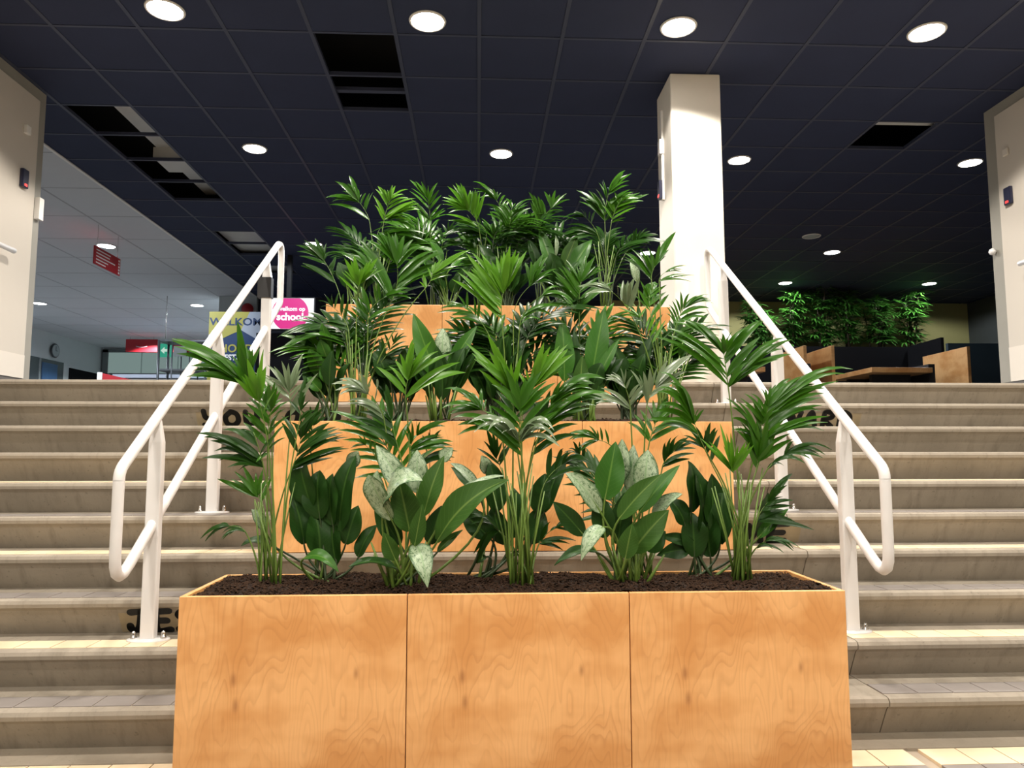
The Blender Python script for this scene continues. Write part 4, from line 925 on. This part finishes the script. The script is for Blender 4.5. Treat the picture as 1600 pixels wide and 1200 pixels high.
text('lettering', 'welkom op', .088, 'screen_white', s, (-2.78, 10.993, 3.285), FR, .003); text('lettering', 'school', .15, 'screen_white', s, (-2.80, 10.993, 3.145), FR, .006)
MB().box(-2.87, -2.81, 11.02, 11.1, 3.49, ZC).obj('ceiling_mount', 'screen_case', s, False, s.location)
t = thing('partition', 'black partition standing below the pink screen', 'partition', (-2.8, 11.3, ZF)); MB().box(-3.35, -2.0, 11.2, 11.28, ZF, 2.98).obj('partition_panel', 'black_panel', t, False, t.location)
# red hanging direction sign
X_ = -4.95; p0, p1 = P(148, 383, X=X_), P(187, 433, X=X_); zt, zb = p0.z, P(148, 412, X=X_).z
t = thing('hanging_sign', 'red direction sign hanging under the white ceiling by a downlight', 'sign', (X_, (p0.y+p1.y)/2, zb))
MB().box(X_-.012, X_, p0.y, p1.y, zb, zt).obj('sign_panel', 'sign_red', t, False, t.location)
for i in range(5):
    z = zt-.03-.042*i; MB().box(X_, X_+.0015, p0.y+.05, p0.y+(.42, .40, .55, .36, .3)[i], z-.016, z).obj('text_line', 'sign_white', t, False, t.location)
    MB().box(X_, X_+.0015, p1.y-.055, p1.y-.02, z-.022, z+.004).obj('pictogram', 'sign_white', t, False, t.location)
for y in (p0.y+.08, p1.y-.08): MB().tube([(X_-.006, y, zt), (X_-.006, y, ZC)], .003, 6).obj('hanging_wire', 'steel', t, True, t.location)
for x0, x1, lb in ((-8.94, -8.15, 'red banner with white smile mark, left of the pair under the white ceiling'), (-7.78, -6.9, 'red banner behind the rack, right of the pair under the white ceiling')):
    t = board('hanging_banner', lb, 'banner', x0, x1, 19, 3.755, 4.08, 'sign_red', .02, 'banner_sheet'); xm = (x0+x1)/2
    MB().tube([(xm-.14+.28*i/8, 18.998, 3.90-.025*math.sin(math.pi*i/8)) for i in range(9)], .009, 6).obj('smile_mark', 'sign_white', t, True, t.location)
    for x in (x0+.1, x1-.1): MB().tube([(x, 19.01, 4.08), (x, 19.01, ZC)], .004, 6).obj('hanging_wire', 'steel', t, True, t.location)
p = P(257, 547, Y=14)
t = thing('exit_sign', 'small green lit exit sign near the rack', 'sign', p); MB().box(p.x-.12, p.x+.12, 14, 14.05, p.z-.13, p.z+.12).obj('sign_panel', 'exit_green', t, False, p)
MB().prism([(p.x-.07, p.z-.01), (p.x+.0, p.z-.07), (p.x+.0, p.z-.03), (p.x+.08, p.z-.03), (p.x+.08, p.z+.02), (p.x, p.z+.02), (p.x, p.z+.06)], 13.996, 14, 'y').obj('arrow', 'exit_white', t, False, p)
MB().tube([(p.x, 14.02, p.z+.12), (p.x, 14.02, ZC)], .008, 6).obj('hanging_rod', 'steel', t, True, p)
t = thing('wire_rack', 'tall grey metal rack by the green exit sign, behind the stairs', 'rack', (-5.15, 13.2, ZF))
for x in (-5.55, -5.32, -5.02, -4.74):
    for y in (13, 13.4): MB().tube([(x, y, ZF), (x, y, 3.14)], .022 if x in (-5.55, -4.74) else .012, 8).obj('upright', 'rack_grey', t, True, t.location)
for z in (1.95, 2.3, 2.62, 3.13): MB().box(-5.57, -4.72, 12.99, 13.42, z-.014, z+.014).obj('shelf', 'rack_grey', t, False, t.location)
MB().box(-5.28, -5.06, 12.96, 12.98, 2.85, 3.03).obj('notice_card', 'frame_grey', t, False, t.location)
p = P(85, 548, X=-10.47)
t = thing('wall_clock', 'round grey wall clock high on the far left wall', 'clock', p)
mb = MB().lathe([(.17, 0), (.18, .02), (.165, .035)], (0, 0, 0), 28); o = mb.obj('clock_rim', 'rim_dark', t, True, local=True); o.rotation_euler = (0, math.pi/2, 0)
mb = MB().lathe([(.15, .033), (.148, .037)], (0, 0, 0), 28); o = mb.obj('clock_dial', 'clock_face', t, local=True); o.rotation_euler = (0, math.pi/2, 0)
MB().box(.038, .042, -.008, .008, 0, .11).obj('clock_hand', 'rim_dark', t, local=True); MB().box(.038, .042, 0, .08, -.008, .008).obj('clock_hand', 'rim_dark', t, local=True)
p = P(175, 587, Y=16)
t = thing('info_stand', 'red and white info stand at the top of the stairs, far left', 'stand', (p.x, 16, ZF)); MB().prism([(p.x-.28, ZF), (p.x+.3, ZF), (p.x+.3, p.z-.06), (p.x-.28, p.z+.07)], 16, 16.3, 'y').obj('stand_body', 'sign_red', t, False, t.location)
MB().box(p.x-.30, p.x-.2, 15.98, 16, ZF, p.z+.07).obj('white_edge', 'sign_white', t, False, t.location)
p = P(225, 589, Y=17)
t = thing('counter', 'pale counter top seen just above the stairs on the left', 'counter', (p.x, 17, ZF)); MB().box(p.x-.7, p.x+1.6, 17, 17.5, p.z-.02, p.z+.06).obj('counter_top', 'sign_pale', t, False, t.location); MB().box(p.x-.6, p.x+1.5, 17.05, 17.4, ZF, p.z-.02).obj('counter_body', 'frame_grey', t, False, t.location)
p = P(387, 483, Y=13.97)
t = thing('alarm_bell', 'red dome alarm above the banner on the pale partition', 'alarm', p); o = MB().lathe([(.11, 0), (.11, .03), (.08, .07), (.01, .09)], (0, 0, 0), 20).obj('alarm_dome', 'sign_red', t, True, local=True); o.rotation_euler = (math.pi/2, 0, 0)
# ------------------------------------------------------------------ fittings on the side walls
def reader(X, sgn, q, lb):
    p = P(*q, X=X); t = thing('card_reader', lb, 'card reader', (X, p.y, p.z-.07), 'card readers on the side walls')
    soften(MB().box(min(X, X+sgn*.03), max(X, X+sgn*.03), p.y-.04, p.y+.04, p.z-.075, p.z+.075).obj('reader_case', 'reader_navy', t, False, t.location), .008)
    MB().box(min(X+sgn*.03, X+sgn*.033), max(X+sgn*.03, X+sgn*.033), p.y-.016, p.y+.016, p.z-.062, p.z-.044).obj('reader_light', 'led_red', t, False, t.location)
reader(XL+.012, 1, (35, 279), 'small dark card reader with red light on the left wall'); reader(XR-.012, -1, (1578, 306), 'small dark card reader with red light on the right wall')
p = P(40, 203, X=XL+.012)
t = thing('wall_sensor', 'small white sensor box above the card reader on the left wall', 'sensor', p); soften(MB().box(p.x, p.x+.03, p.y-.03, p.y+.03, p.z-.035, p.z+.035).obj('sensor_case', 'duct_white', t, False, p), .006)
p = P(1573, 238, X=XR-.012)
t = thing('wall_sensor', 'small pale sensor box above the card reader on the right wall', 'sensor', p); soften(MB().box(p.x-.02, p.x, p.y-.03, p.y+.03, p.z-.03, p.z+.03).obj('sensor_case', 'wall_band', t, False, p), .006)
for X, sg, q, lb in ((XL+.012, 1, (22, 392), 'stub of white wall handrail entering on the left wall'), (XR-.012, -1, (1593, 412), 'stub of white wall handrail entering on the right wall')):
    p = P(*q, X=X+sg*.07); t = thing('wall_handrail', lb, 'handrail', (X, p.y, p.z-.1))
    MB().tube([(p.x, p.y, p.z), (p.x, p.y-.3, p.z), (p.x, p.y-1.5, p.z-.9)], .021, 12).obj('rail', 'white_enamel', t, True, t.location)
    MB().tube([(X, p.y-.2, p.z-.1), (p.x, p.y-.2, p.z-.08), (p.x, p.y-.2, p.z)], .009, 8).obj('rail_bracket', 'steel', t, True, t.location)
p = P(63, 330, X=XL+.0); t = thing('door_closer', 'small white bracket on the left wall edge facing the white ceiling', 'bracket', (XL, 6.05, p.z)); MB().box(XL, XL+.04, 6.03, 6.09, p.z-.09, p.z+.09).obj('bracket_plate', 'duct_white', t, False, t.location)
p = P(1547, 397, X=XR-.0); t = thing('wall_lamp', 'tiny white globe at the edge of the right wall', 'lamp', (XR, 6.02, p.z)); MB().lathe([(.004, -.03), (.022, -.02), (.03, 0), (.022, .02), (.004, .03)], (XR-.03, 6.02, p.z), 14).obj('globe', 'sign_white', t, True, t.location)
